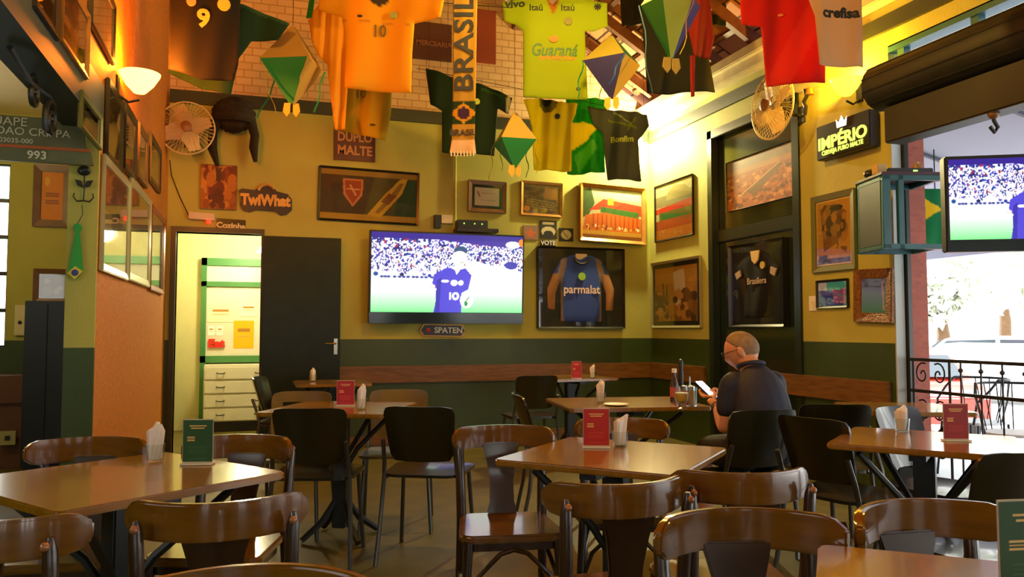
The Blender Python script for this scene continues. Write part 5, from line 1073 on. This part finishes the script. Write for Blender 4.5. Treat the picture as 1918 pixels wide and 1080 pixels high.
# ================================================================== HANGING SHIRTS, SCARF, FLAGS, LANTERNS
GJ = 'football shirts and cloths hanging from the roof'
def L_ROOF(P): return 3.74 + (XR + .15 - P.x) * .6 if P.x > 1 else 5.87 + (P.x - 1) * .575
def hang(pts, d, yaw, label, cat, fill, paint=None, amp=.012, thick=.012, name='football_shirt', seed=0, texts=(), fold=9., group=None, res=None):
    xs = [p[0] for p in pts]; ys = [p[1] for p in pts]; cx, cy_ = (min(xs) + max(xs)) / 2, (min(ys) + max(ys)) / 2
    P = atD(cx, cy_, d); n = Matrix.Rotation(R(yaw), 3, 'Z') @ FWD; u = Matrix.Rotation(R(yaw), 3, 'Z') @ RGT
    def loc(px, py): q = atPlane(px, py, P, n) - P; return q.dot(u), q.z
    q = [loc(*p) for p in pts]; x0, x1 = min(a for a, b in q), max(a for a, b in q); z0, z1 = min(b for a, b in q), max(b for a, b in q); w_, h_ = x1 - x0, z1 - z0
    outl = [((a - x0) / w_, 1 - (b - z0) / h_) for a, b in q]
    def nrm(px, py): a, b = loc(px, py); return ((a - x0) / w_, 1 - (b - z0) / h_)
    cv = Canvas(110, 130, fill)
    if paint: paint(cv, nrm)
    o, dsp = cloth(outl, cv, w_, h_, None, 0, amp=amp, thick=thick, name=name, seed=seed, x0=x0, z0=z0, fold=fold, res=res)
    o.location = P; o.rotation_euler = (0, 0, R(YAW + yaw)); tag(o, label, cat, group)
    k = d / FPX
    xt = [a for a, b in q if b > z1 - .12]; xa, xb = min(xt), max(xt)
    if L_ROOF(P) - P.z > z1 and name in ('football_shirt', 'scarf', 'hanging_cloth', 'red_sleeve', 'flag', 'ribbon'):
        for xx in ((xa + .03, xb - .03) if xb - xa > .12 else ((xa + xb) / 2,)): MB().tube([(xx, 0, max(b for a, b in q if abs(a - xx) < .25) - .03), (xx, 0, L_ROOF(P + (u * xx)) - P.z - .12)], .0015, 4).build('hanging_string', M_black, o)
    for (s_, px, py, size, m_, kw) in texts:
        a, b = loc(px, py); text(s_, size * k * 1.38, m_, o, (a, 0, b), disp=dsp, **kw)
    o['lx'] = 0; del o['lx']; return o, loc, dsp
def badge(o, loc, dsp, px, py, r_px, d, m_, name='badge', sq=1.):
    a, b = loc(px, py); r_ = r_px * d / FPX; pts = [(a + r_ * math.cos(R(30 * i)), b + r_ * sq * math.sin(R(30 * i))) for i in range(12)]
    y = dsp(a, b); MB().prism(pts, y - .010, y + .006).build(name, m_, o)
def cord(px0, py0, px1, py1, d, lab, group='cords holding the hanging cloths'):
    m = MB().tube([atD(px0, py0, d), atD(px1, py1, d)], .003, 5).build('cord', M_black); tag(m, lab, 'cord', group); return m
M_y = mat('print_yellow', (.8, .5, .05), .6); M_lime = mat('print_lime', (.45, .6, .05), .6)
def yoke(c1, fill2): pass
# J1 dark shirt with 9
o, lc, ds = hang([(318, -70), (345, -95), (420, -95), (455, -70), (448, 20), (446, 120), (438, 150), (380, 150), (314, 128), (316, 20)], 5.0, 6, 'dark olive football shirt with a yellow number 9, hanging at the top left', 'shirt', '#0e0e04', None, .011, seed=1, texts=[('9', 383, 38, 34, M_y, dict(bold=.006, sx=1.0))], fold=7)
badge(o, lc, ds, 421, 11, 12, 5.0, M_y); badge(o, lc, ds, 361, 6, 9, 5.0, mat('badge_orange', (.7, .3, .1), .5))
def pf(cv, n): cv.line(*n(452, 12), *n(540, 44), .02, '#2c5c3c')
hang([(440, 8), (456, 10), (542, 43), (520, 74), (470, 76), (448, 110), (434, 181), (380, 168), (312, 134), (318, 112), (380, 100)], 5.35, 4, 'dark green flag hanging behind the number 9 shirt', 'flag', '#083c1c', pf, .025, .004, 'flag', 2)
# J2 yellow 10
def p2(cv, n): cv.poly([n(690, -40), n(735, -40), n(728, 6), n(712, 14), n(696, 6)], '#3a3020'); cv.line(*n(712, 8), *n(712, 22), .006, '#4a3a18'); cv.line(*n(640, 40), *n(770, 46), .004, '#c89020')
o, lc, ds = hang([(600, -40), (690, -70), (740, -70), (850, -45), (832, 2), (826, 33), (776, 44), (772, 100), (769, 173), (648, 168), (645, 60), (640, 32), (596, 20)], 5.3, -6, 'large yellow football shirt with number 10 on its chest', 'shirt', '#ecb40c', p2, .018, .016, seed=3, texts=[('10', 711, 60, 24, mat('print_olive', (.10, .09, .02), .6), dict(bold=.001, sx=.8))])
badge(o, lc, ds, 737, 29, 7, 5.3, mat('badge_greenish', (.25, .35, .1), .5)); badge(o, lc, ds, 677, 34, 5, 5.3, M_dk_txt, 'emblem', .4)
hang([(578, 36), (600, 5), (640, 8), (650, 60), (652, 150), (646, 242), (627, 243), (612, 118), (596, 105), (584, 80)], 5.6, 10, 'orange-lit yellow shirt hanging sideways behind the large number 10 shirt', 'shirt', '#eaa818', None, .02, .014, seed=4, fold=14)
o, lc, ds = hang([(640, 150), (735, 158), (731, 215), (722, 263), (632, 244), (636, 200)], 5.9, -12, 'olive-yellow football shirt under the large one, only its lower half seen', 'shirt', '#b8a010', None, .014, .012, seed=5, texts=[('10', 676, 176, 18, mat('print_olive', 0), dict(bold=.001, sx=.8))]); badge(o, lc, ds, 700, 235, 5, 5.9, M_dk_txt, 'emblem', .35)
# scarf
def ps(cv, n):
    cv.rect(0, n(870, 189)[1], 1, n(870, 234)[1], '#123c20'); y0, y1 = n(870, 192)[1], n(870, 232)[1]; cv.poly([(.5, y0), (.98, (y0 + y1) / 2), (.5, y1), (.02, (y0 + y1) / 2)], '#d8a41c'); cv.ell(.5, (y0 + y1) / 2, .23, (y1 - y0) * .27, '#3c1c50'); cv.rect(0, n(870, 262)[1], 1, 1, '#f0d8b0')
o, lc, ds = hang([(849, -60), (895, -60), (891, 180), (889, 262), (892, 289), (842, 286), (846, 262), (848, 190)], 5.5, 0, 'yellow and green scarf reading BRASIL hanging vertically', 'scarf', '#c4a03c', ps, .006, .008, 'scarf', 6, texts=[('BRASIL', 871, 82, 37, mat('print_navy', (.02, .03, .05), .6), dict(bold=.003, rot=90, sx=1.22)), ('BRASIL', 867, 249, 12, mat('print_navy', 0), dict(bold=.001, sx=1.0))], fold=5, res=.0075)
m_fr = mat('fringe', (.8, .7, .55), .8)
for k in range(8): a, b = lc(845 + 6 * k, 286); y_ = ds(a, b); MB().tube([(a, y_, b + .01), (a + .002, y_, b - .025)], .005, 5).build('tassel', m_fr, o)
# dark green shirt behind the scarf
def pg(cv, n): [cv.line(*n(897 + 6 * i, 168), *n(950, 182 + 5 * i), .005, '#285c28') for i in range(3)]; cv.poly([n(950, 178), n(957, 178), n(953, 208), n(948, 208)], '#d8d0a0')
o, lc, ds = hang([(797, 126), (845, 144), (896, 156), (960, 182), (952, 212), (932, 204), (926, 292), (828, 286), (828, 208), (806, 196)], 7.0, 4, 'dark green football shirt hanging behind the scarf', 'shirt', '#0b3212', pg, .03, .016, seed=7, fold=12); badge(o, lc, ds, 893, 193, 6, 7.0, M_lime)
# lime sponsor shirt
def pl(cv, n): cv.poly([n(1020, -6), n(1050, -6), n(1036, 30)], '#b06820')
o, lc, ds = hang([(941, 2), (1000, -8), (1022, -6), (1036, 12), (1050, -6), (1080, -6), (1137, 6), (1138, 50), (1112, 58), (1096, 56), (1098, 120), (1101, 186), (980, 184), (980, 60), (965, 46), (944, 38)], 6.2, 0, 'lime yellow football shirt printed with a green and red drink logo', 'shirt', '#98b408', pl, .014, .016, seed=8, texts=[
    ('Guaraná', 1037, 96, 24, mat('print_green', (.02, .13, .04), .6), dict(bold=.002, shear=.25, sx=.78)), ('ANTARCTICA', 1044, 110, 8, mat('print_orange', (.55, .16, .03), .6), dict(bold=.001)), ('Itaú', 1004, 17, 13, M_dk_txt, dict(bold=.001)), ('Itaú', 1063, 17, 13, M_dk_txt, dict(bold=.001)), ('vivo', 965, 8, 15, M_dk_txt, dict(bold=.002, sx=1.1)), ('✱', 1119, 14, 10, M_dk_txt, dict())], fold=8)
badge(o, lc, ds, 1064, 42, 8, 6.2, mat('crest_olive', (.14, .16, .03), .5), 'crest'); badge(o, lc, ds, 1037, 75, 9, 6.2, mat('print_orange', 0), 'logo', .75); badge(o, lc, ds, 1083, 166, 4, 6.2, M_dk_txt, 'patch', .7)
for an in range(0, 180, 45): a, b = lc(1119, 14); y_ = ds(a, b); MB().box(-.03, .03, -.002, .001, -.006, .006, M=Matrix.Translation((a, y_ - .003, b)) @ Matrix.Rotation(R(an), 4, 'Y')).build('star_print', M_dk_txt, o)
# lower yellow shirt, flag, grey black shirt near the corner
def py_(cv, n): cv.ell(*n(1027, 190), .17, .16, '#7c7c14'); cv.ell(*n(1024, 186), .10, .11, '#2c3c10')
o, lc, ds = hang([(980, 186), (1012, 184), (1045, 190), (1082, 194), (1078, 214), (1070, 232), (1070, 322), (1000, 318), (996, 240), (990, 215)], 7.1, 0, 'bright yellow shirt with round dark neck below the lime shirt', 'shirt', '#f0e404', py_, .02, .014, seed=9, fold=14); badge(o, lc, ds, 1044, 219, 5, 7.1, M_dk_txt)
def pfl(cv, n): cv.poly([n(1068, 230), n(1095, 228), n(1120, 240), n(1098, 265), n(1070, 282)], '#e0cc18'); cv.poly([n(1075, 292), n(1110, 262), n(1120, 275), n(1085, 325)], '#5cb030')
hang([(1060, 178), (1138, 186), (1140, 200), (1122, 240), (1130, 252), (1134, 322), (1062, 328), (1060, 260)], 7.5, -4, 'green flag with a yellow patch behind the yellow shirt', 'flag', '#16961c', pfl, .03, .005, 'flag', 10, fold=10)
def pgb(cv, n): cv.line(*n(1140, 225), *n(1190, 240), .012, '#7c8c30'); cv.line(*n(1150, 210), *n(1180, 232), .010, '#a0a868'); cv.line(*n(1190, 222), *n(1176, 243), .010, '#8c9c40')
o, lc, ds = hang([(1100, 200), (1130, 204), (1160, 206), (1212, 214), (1216, 236), (1196, 262), (1198, 300), (1202, 339), (1138, 336), (1132, 290), (1128, 250), (1112, 236)], 7.4, -6, 'grey-black shirt with yellow-green print, glowing at the edge, by the corner lamp', 'shirt', '#545c4c', pgb, .028, .014, seed=11, texts=[('Bonfim', 1165, 262, 11, M_lime, dict(bold=.003))], fold=12)
# dark shorts / red sleeve at the top right
hang([(1196, -30), (1212, -40), (1320, -30), (1326, 100), (1340, 172), (1212, 176), (1206, 90)], 6.3, -8, 'black shirt hanging behind the lime and blue paper lantern', 'shirt', '#10180c', None, .02, .014, seed=12)
hang([(1290, -40), (1325, -40), (1338, 70), (1330, 108), (1300, 108), (1288, 50)], 5.9, -10, 'dark red sleeve hanging right of the lime and blue lantern', 'shirt', '#7c0c04', None, .02, .02, seed=13, fold=6, name='red_sleeve')
hang([(1292, 104), (1302, 104), (1301, 180), (1294, 182)], 5.9, 0, 'thin red ribbon hanging under the dark red sleeve', 'ribbon', '#8c1408', None, .004, .003, 'ribbon', 14)
hang([(1325, -30), (1362, -30), (1360, 48), (1330, 46)], 7.0, 0, 'small dark green cloth at the top, between red sleeve and red shirt', 'cloth', '#1a2c08', None, .01, .006, 'hanging_cloth', 15)
hang([(1160, -30), (1212, -30), (1206, 44), (1164, 50)], 7.2, 0, 'small black cloth at the top between the two lanterns', 'cloth', '#0c0c04', None, .01, .006, 'hanging_cloth', 16)
def pr(cv, n): cv.poly([n(1515, 5), n(1532, 60), n(1478, 160), n(1440, 160), n(1446, 130)], '#c02818')
o, lc, ds = hang([(1386, 4), (1430, -40), (1520, -40), (1546, 0), (1548, 154), (1438, 161), (1424, 52), (1388, 46)], 5.7, 2, 'red football shirt with a paler diagonal band, upper right', 'shirt', '#b80c04', pr, .012, .014, seed=17); badge(o, lc, ds, 1461, 30, 5, 5.7, mat('badge_red', (.6, .2, .1), .5), 'badge', .5)
o, lc, ds = hang([(1500, -60), (1612, -60), (1612, 20), (1616, 127), (1532, 123), (1526, 30), (1516, 0)], 4.6, 4, 'white football shirt with black sponsor lettering in front of the right wall lamp', 'shirt', '#d4b890', None, .010, .012, seed=18, texts=[('crefisa', 1572, 26, 20, M_dk_txt, dict(bold=.003))])
# lanterns
def lantern(c_px, d, wpx, top_px, bot_px, yaw, cols, label, tails=(), seed=0, n=4):
    P = atD(*c_px, d); k = d / FPX; r_ = wpx * k / 2; zt_ = (c_px[1] - top_px) * k; zb_ = (bot_px - c_px[1]) * k
    e = empty('paper_lantern', P, R(YAW + yaw)); tag(e, label, 'lantern', 'folded paper lanterns')
    mid = [Vector((r_ * math.cos(R(a)), r_ * math.sin(R(a)), 0)) for a in [-90 - 180 / n + 360 * i / n for i in range(n)]]; T = Vector((0, 0, zt_)); B_ = Vector((0, 0, -zb_)); s_ = .08
    for i in range(n):
        a, b = mid[i], mid[(i + 1) % n]
        MB().add([a, b, b * s_ + T * (1 - s_), a * s_ + T * (1 - s_), a * .97, b * .97, b * s_ * .9 + T * (1 - s_) * .99, a * s_ * .9 + T * (1 - s_) * .99], [(0, 1, 2, 3), (7, 6, 5, 4), (0, 4, 5, 1), (1, 5, 6, 2), (2, 6, 7, 3), (3, 7, 4, 0)]).build('upper_panel', mat('paper_' + cols[i], LC[cols[i]], .7), e)
        MB().add([b, a, a * s_ + B_ * (1 - s_), b * s_ + B_ * (1 - s_), b * .97, a * .97, a * s_ * .9 + B_ * (1 - s_) * .99, b * s_ * .9 + B_ * (1 - s_) * .99], [(0, 1, 2, 3), (7, 6, 5, 4), (0, 4, 5, 1), (1, 5, 6, 2), (2, 6, 7, 3), (3, 7, 4, 0)]).build('lower_panel', mat('paper_' + cols[n + i], LC[cols[n + i]], .7), e)
    MB().tube([T * .95, Vector((0, 0, L_ROOF(P) - P.z - .12))], .002, 5).build('string', M_dark, e)
    for (i, L, cn, sw) in tails:
        p = mid[i] if i < n else B_; rs = random.Random(seed + i); pts = [p + Vector((sw * t + .012 * math.sin(t * 9 + i), .004 * math.sin(7 * t), -L * t)) for t in [j / 7 for j in range(8)]]
        MB().tube(pts, .011, 4, flat=(1, .15)).build('ribbon', mat('paper_' + cn, LC[cn], .7), e)
    for s__ in (-1, 1): MB().prism([(s__ * .005, .03), (s__ * .05, .03), (s__ * .06, -.03), (s__ * .03, -.07), (s__ * .008, -.04)], -.01 + .01 * s__, -.004 + .01 * s__).build('frill', mat('paper_' + cols[2 * n], LC[cols[2 * n]], .7), e, loc=B_)
    return e
LC = {'tan': (.52, .34, .07), 'green': (.015, .25, .055), 'navy': (.02, .02, .16), 'lime': (.35, .48, .05), 'olive': (.22, .20, .03), 'blue': (.02, .14, .40), 'dkgreen': (.015, .11, .04), 'yellow': (.6, .42, .05)}
lantern((548, 122), 5.6, 128, 42, 204, -6, ['tan', 'tan', 'olive', 'olive', 'green', 'tan', 'green', 'yellow', 'yellow'], 'tan and green paper lantern left of the yellow shirts', [(0, .40, 'yellow', .12), (1, .34, 'yellow', -.08), (3, .33, 'green', -.16), (2, .3, 'green', -.06)], 1)
lantern((964, 266), 6.4, 96, 205, 318, 14, ['tan', 'tan', 'olive', 'olive', 'green', 'yellow', 'green', 'green', 'yellow'], 'small tan and green paper lantern low in the middle', [(0, .27, 'green', 0), (1, .28, 'yellow', 0), (2, .26, 'green', 0), (3, .30, 'yellow', -.03)], 2)
lantern((1146, 118), 6.0, 118, 62, 192, -30, ['olive', 'dkgreen', 'olive', 'tan', 'navy', 'yellow', 'navy', 'tan', 'yellow'], 'olive and navy paper lantern right of the lime shirt', [(1, .22, 'blue', -.12), (0, .3, 'green', -.05), (3, .22, 'yellow', 0)], 3)
lantern((1256, 12), 4.8, 116, -70, 122, 4, ['navy', 'lime', 'navy', 'lime', 'navy', 'lime', 'lime', 'navy', 'green', 'lime', 'navy', 'green', 'yellow'], 'lime, green and blue paper lantern at the top right of centre', [(5, .55, 'blue', .06), (1, .36, 'yellow', -.08)], 4, n=6)
# cords and ribbons under the roof
cord(200, -40, 960, 15, 5.6, 'long cord strung from the left wall towards the middle shirts'); cord(960, -8, 1620, -30, 5.9, 'long cord strung above the right-hand shirts'); cord(780, 128, 1225, 216, 7.3, 'long cord carrying the lower row of shirts to the corner')
for (a, b, c_, d_, L) in ((586, -10, 578, 34, 'green ribbon dangling above the tan and green lantern'),): hang([(a - 5, b), (a + 5, b), (c_ + 6, d_), (c_ - 5, d_)], 5.4, 0, L, 'ribbon', '#1c7c20', None, .002, .003, 'ribbon', 20)
# ================================================================== THE SEATED MAN
def skin_chain(verts, edges, rad, root=0, sub=2):
    me = bpy.data.meshes.new('k'); me.from_pydata(verts, edges, []); o = bpy.data.objects.new('k', me); COL.objects.link(o)
    m = o.modifiers.new('skin', 'SKIN'); m.use_smooth_shade = True
    for i, r_ in enumerate(rad):
        v = me.skin_vertices[0].data[i]; v.radius = r_ if isinstance(r_, tuple) else (r_, r_); v.use_root = (i == root)
    s_ = o.modifiers.new('s', 'SUBSURF'); s_.levels = sub; s_.render_levels = sub
    dg = bpy.context.evaluated_depsgraph_get(); dg.update(); r = bpy.data.meshes.new_from_object(o.evaluated_get(dg)); bpy.data.objects.remove(o); return r
def chain(pts, rad): return skin_chain(pts, [(i, i + 1) for i in range(len(pts) - 1)], rad)
def merge(name, meshes, voxel, m_, parent):
    bm = bmesh.new()
    for me in meshes: bm.from_mesh(me)
    me = bpy.data.meshes.new(name); bm.to_mesh(me); bm.free(); o = bpy.data.objects.new(name, me); COL.objects.link(o)
    r = o.modifiers.new('r', 'REMESH'); r.mode = 'VOXEL'; r.voxel_size = voxel; r.use_smooth_shade = True
    s_ = o.modifiers.new('sm', 'SMOOTH'); s_.iterations = 3; s_.factor = .5
    dg = bpy.context.evaluated_depsgraph_get(); dg.update(); new = bpy.data.meshes.new_from_object(o.evaluated_get(dg)); bpy.data.objects.remove(o)
    new.name = name; new.polygons.foreach_set('use_smooth', [True] * len(new.polygons)); new.materials.clear(); new.materials.append(m_)
    o = bpy.data.objects.new(name, new); COL.objects.link(o); o.parent = parent; return o
def ball_mesh(fn, c, sc_, seg=28, rings=20, M=None):
    b = MB(); b.ball((0, 0, 0), 1, seg, rings); vs = []
    for v in b.v:
        v = fn(Vector(v)) if fn else Vector(v); v = Vector((v.x * sc_[0], v.y * sc_[1], v.z * sc_[2])); v = M @ v if M is not None else v; vs.append(v + Vector(c))
    me = bpy.data.meshes.new('b'); bm = bmesh.new(); bv = [bm.verts.new(v) for v in vs]
    for f in b.f:
        try: bm.faces.new([bv[i] for i in f])
        except ValueError: pass
    bmesh.ops.remove_doubles(bm, verts=bm.verts, dist=1e-5); bmesh.ops.recalc_face_normals(bm, faces=bm.faces); bm.to_mesh(me); bm.free(); return me
M_skin = mat('skin', (.62, .28, .13), .5, noise=.06, nscale=12); M_shirt = mat('navy_shirt', (.012, .014, .032), .7, bump=.3, bscale=25, noise=.2); M_hair = mat('thin_hair', (.24, .15, .07), .7, noise=.25, nscale=30)
seatP = atZ(1440, 772, .80); MP = seatP + FWD * .30 + RGT * .065; yawm = R(YAW + 14)
man = empty('person', (MP.x, MP.y, 0), yawm); tag(man, 'balding seated man in a navy shirt and glasses, seen from behind, holding a phone', 'person')
hipz = .545
L_sh, L_el, L_wr = (-.135, .10, .925), (-.160, .10, .665), (-.115, .275, .775); R_sh, R_el, R_wr = (.135, .10, .925), (.185, .16, .68), (.07, .36, .775)
body = []
body.append(skin_chain([(0, -.03, hipz), (0, -.035, .66), (0, .0, .80), (0, .05, .90), (0, .085, .965), (-.01, .12, 1.03), (-.015, .14, 1.06)], [(0, 1), (1, 2), (2, 3), (3, 4), (4, 5), (5, 6)], [(.16, .11), (.145, .10), (.145, .095), (.12, .08), (.07, .06), (.056, .056), (.05, .05)]))
body.append(chain([(-.08, .05, .93), L_sh, tuple((Vector(L_sh) + Vector(L_el)) / 2), L_el, tuple((Vector(L_el) + Vector(L_wr)) / 2), L_wr], [.045, .046, .042, .042, .038, .026]))
body.append(chain([(.08, .05, .93), R_sh, tuple((Vector(R_sh) + Vector(R_el)) / 2), R_el, tuple((Vector(R_el) + Vector(R_wr)) / 2), R_wr], [.045, .046, .042, .042, .038, .026]))
for s_ in (-1, 1):
    body.append(chain([(s_ * .085, -.02, .54), (s_ * .11, .18, .535), (s_ * .13, .42, .52), (s_ * .13, .40, .30), (s_ * .13, .37, .09), (s_ * .14, .45, .04), (s_ * .145, .53, .03)], [.09, .085, .058, .052, .036, .035, .026]))
# head, turned left and bowed
HM = Matrix.Rotation(R(48), 4, 'Z') @ Matrix.Rotation(R(-24), 4, 'X'); HC = Vector((-.02, .165, 1.085))
def headfn(v):
    x, y, z = v
    if z < 0: k = 1 - .28 * (-z) ** 1.5; x *= k; y = y * (1 - .12 * (-z)) + .10 * (-z)
    if y > .55 and abs(x) < .5:
        nz = math.exp(-((z + .12) / .22) ** 2) * math.exp(-(x / .17) ** 2); y += .20 * nz
        y += .06 * math.exp(-((z - .22) / .1) ** 2); y -= .06 * math.exp(-((z - .06) / .09) ** 2) * (1 if abs(x) > .15 else 0)
        y += .05 * math.exp(-((z + .45) / .10) ** 2) * math.exp(-(x / .3) ** 2); y += .08 * math.exp(-((z + .82) / .18) ** 2)
    if y < -.3: y *= 1.04
    return Vector((x, y, z))
body.append(ball_mesh(headfn, HC, (.071, .091, .106), 40, 30, HM))
for s_ in (-1, 1): body.append(ball_mesh(None, HC + HM @ Vector((s_ * .072, -.008, -.008)), (.011, .019, .030), 12, 8, HM @ Matrix.Rotation(R(-12 * s_), 4, 'Z')))
body.append(chain([tuple(HC + Vector((.01, -.03, -.10))), tuple(HC + Vector((.0, -.0, -.03)))], [.05, .06]))
# hands round the phone
PH = Vector((-.215, .385, .835)); 
def hand(wr, palm_c, fing, thumb):
    out = [chain([wr, tuple((Vector(wr) + Vector(palm_c)) / 2), palm_c], [(.024, .020), (.034, .018), (.036, .016)])]
    for f in fing: out.append(chain(f, [.0105, .0095, .0088, .0075]))
    out.append(chain(thumb, [.012, .0115, .010, .0085])); return out
pc = Vector((-.125, .335, .815))
fing = []
for k in range(4):
    b = pc + Vector((.026 - .018 * k, .020, .012)); L = (.9, 1.05, 1.0, .8)[k]
    fing.append([tuple(b - Vector((0, .014, .006))), tuple(b + Vector((.0, .030 * L, .004))), tuple(b + Vector((.002, .058 * L, .018))), tuple(b + Vector((.004, .066 * L, .040)))])
body += hand(L_wr, tuple(pc), fing, [tuple(pc + Vector((.018, -.012, 0))), tuple(pc + Vector((.042, .008, .022))), tuple(pc + Vector((.040, .030, .040))), tuple(pc + Vector((.022, .048, .048)))])
pr_ = Vector((.02, .40, .825)); fing = []
for k in range(4):
    b = pr_ + Vector((-.02, .026 - .018 * k, .006)); L = (1.0, 1.05, .95, .8)[k]; up = .03 if k == 0 else -.004
    fing.append([tuple(b + Vector((.014, 0, 0))), tuple(b + Vector((-.030 * L, .002, up * .6 + .010))), tuple(b + Vector((-.052 * L, .003, up * .9 + .006))), tuple(b + Vector((-.066 * L, 0, up * .5 - .012)))])
body += hand(R_wr, tuple(pr_), fing, [tuple(pr_ + Vector((-.004, -.022, .006))), tuple(pr_ + Vector((-.03, -.034, .022))), tuple(pr_ + Vector((-.055, -.026, .030))), tuple(pr_ + Vector((-.075, -.012, .026)))])
bodyo = merge('body', body, .0052, M_skin, man)
# clothing
sh = [skin_chain([(0, -.03, .50), (0, -.04, .62), (0, -.01, .78), (0, .04, .90), (0, .075, .965), (-.005, .10, 1.005)], [(0, 1), (1, 2), (2, 3), (3, 4), (4, 5)], [(.170, .135), (.165, .125), (.172, .125), (.155, .112), (.10, .08), (.064, .060)])]
for (S_, E_) in ((L_sh, L_el), (R_sh, R_el)):
    S_, E_ = Vector(S_), Vector(E_); sh.append(chain([(S_.x * .5, .055, .93), tuple(S_), tuple(S_.lerp(E_, .4)), tuple(S_.lerp(E_, .78))], [.075, .074, .066, .062]))
merge('shirt', sh, .009, M_shirt, man)
col_ = MB().tube([Vector((-.008 + .066 * math.cos(R(a)), .095 + .064 * math.sin(R(a)), 1.012 + .018 * math.sin(R(a + 180)))) for a in range(0, 360, 20)], [.012] * 18, 8, closed=True).build('collar', M_shirt, man, smooth=True)
tr_ = []
for s_ in (-1, 1): tr_.append(chain([(s_ * .07, -.04, .56), (s_ * .10, .12, .55), (s_ * .125, .34, .535), (s_ * .13, .42, .51)], [.118, .108, .085, .072]))
merge('shorts', tr_, .010, mat('dark_shorts', (.01, .01, .014), .8), man)
for s_ in (-1, 1):
    merge('shoe', [chain([(s_ * .13, .355, .06), (s_ * .138, .44, .045), (s_ * .148, .56, .035)], [(.045, .045), (.046, .038), (.038, .030)])], .008, M_black, man)
def hairfn(v): return Vector((v.x, v.y * (1.04 if v.y < 0 else 1.0), v.z))
def hair_cap():
    b = MB(); b.ball((0, 0, 0), 1, 96, 72); vs = []; keep = []
    def line(y): return -.46 if y < -.28 else (-.46 + (y + .28) / .3 * .62 if y < .02 else (.16 + (y - .02) / .55 * .62 if y < .57 else 2))
    for v in b.v:
        v = Vector(v); h_ = headfn(v); off = .0035 + .0012 * math.sin(v.x * 31 + v.z * 27) * math.sin(v.y * 29); d = v.z - line(v.y); off *= min(1, max(.15, d * 5)); p = Vector((h_.x * (.071 + off), h_.y * (.091 + off), h_.z * (.106 + off))); keep.append(d > 0); vs.append(HM @ p + HC)
    fs = [f for f in b.f if all(keep[i] for i in f)]; m = MB(); m.add(vs, fs); return m
hc = hair_cap().build('hair', M_hair, man, smooth=True); md = hc.modifiers.new('so', 'SOLIDIFY'); md.thickness = .006; md.offset = -1
gl = MB()
for s_ in (-1, 1):
    gl.tube([HC + HM @ Vector((s_ * .034 + .023 * math.cos(R(a)), .096, .012 + .018 * math.sin(R(a)))) for a in range(0, 360, 24)], .0018, 5, closed=True)
    gl.tube([HC + HM @ Vector((s_ * .055, .090, .018)), HC + HM @ Vector((s_ * .074, .05, .016)), HC + HM @ Vector((s_ * .077, .0, .012)), HC + HM @ Vector((s_ * .075, -.012, -.002))], .002, 5)
gl.tube([HC + HM @ Vector((-.011, .097, .014)), HC + HM @ Vector((0, .104, .016)), HC + HM @ Vector((.011, .097, .014))], .0018, 5); gl.build('glasses', M_black, man, smooth=True)
wl = MB().tube([Vector(L_wr) + Vector((.029 * math.cos(R(a)), .0 + .010 * math.sin(R(a)), .027 * math.sin(R(a)) - .004)) for a in range(0, 360, 24)], .005, 6, closed=True).build('wristband', M_black, man, smooth=True)
# phone, held: its own thing
MW = Matrix.Translation(MP.xy.to_3d()) @ Matrix.Rotation(yawm, 4, 'Z')
ph = empty('mobile_phone', MW @ Vector((-.105, .405, .862)), 0); ph.rotation_euler = (Matrix.Rotation(yawm, 3, 'Z') @ Matrix.Rotation(R(28), 3, 'Z') @ Matrix.Rotation(R(38), 3, 'X')).to_euler(); tag(ph, 'lit mobile phone held in the man\'s hands', 'phone')
MB().prism(rrect(.075, .15, .01, 3), -.008, 0, 'z').build('case', M_black, ph, bevel=.0015); MB().prism(rrect(.067, .138, .006, 3), .0002, .0012, 'z').build('screen', mat('phone_screen', (.6, .65, .7), .2, emit=(.75, .85, 1), estr=3.), ph)
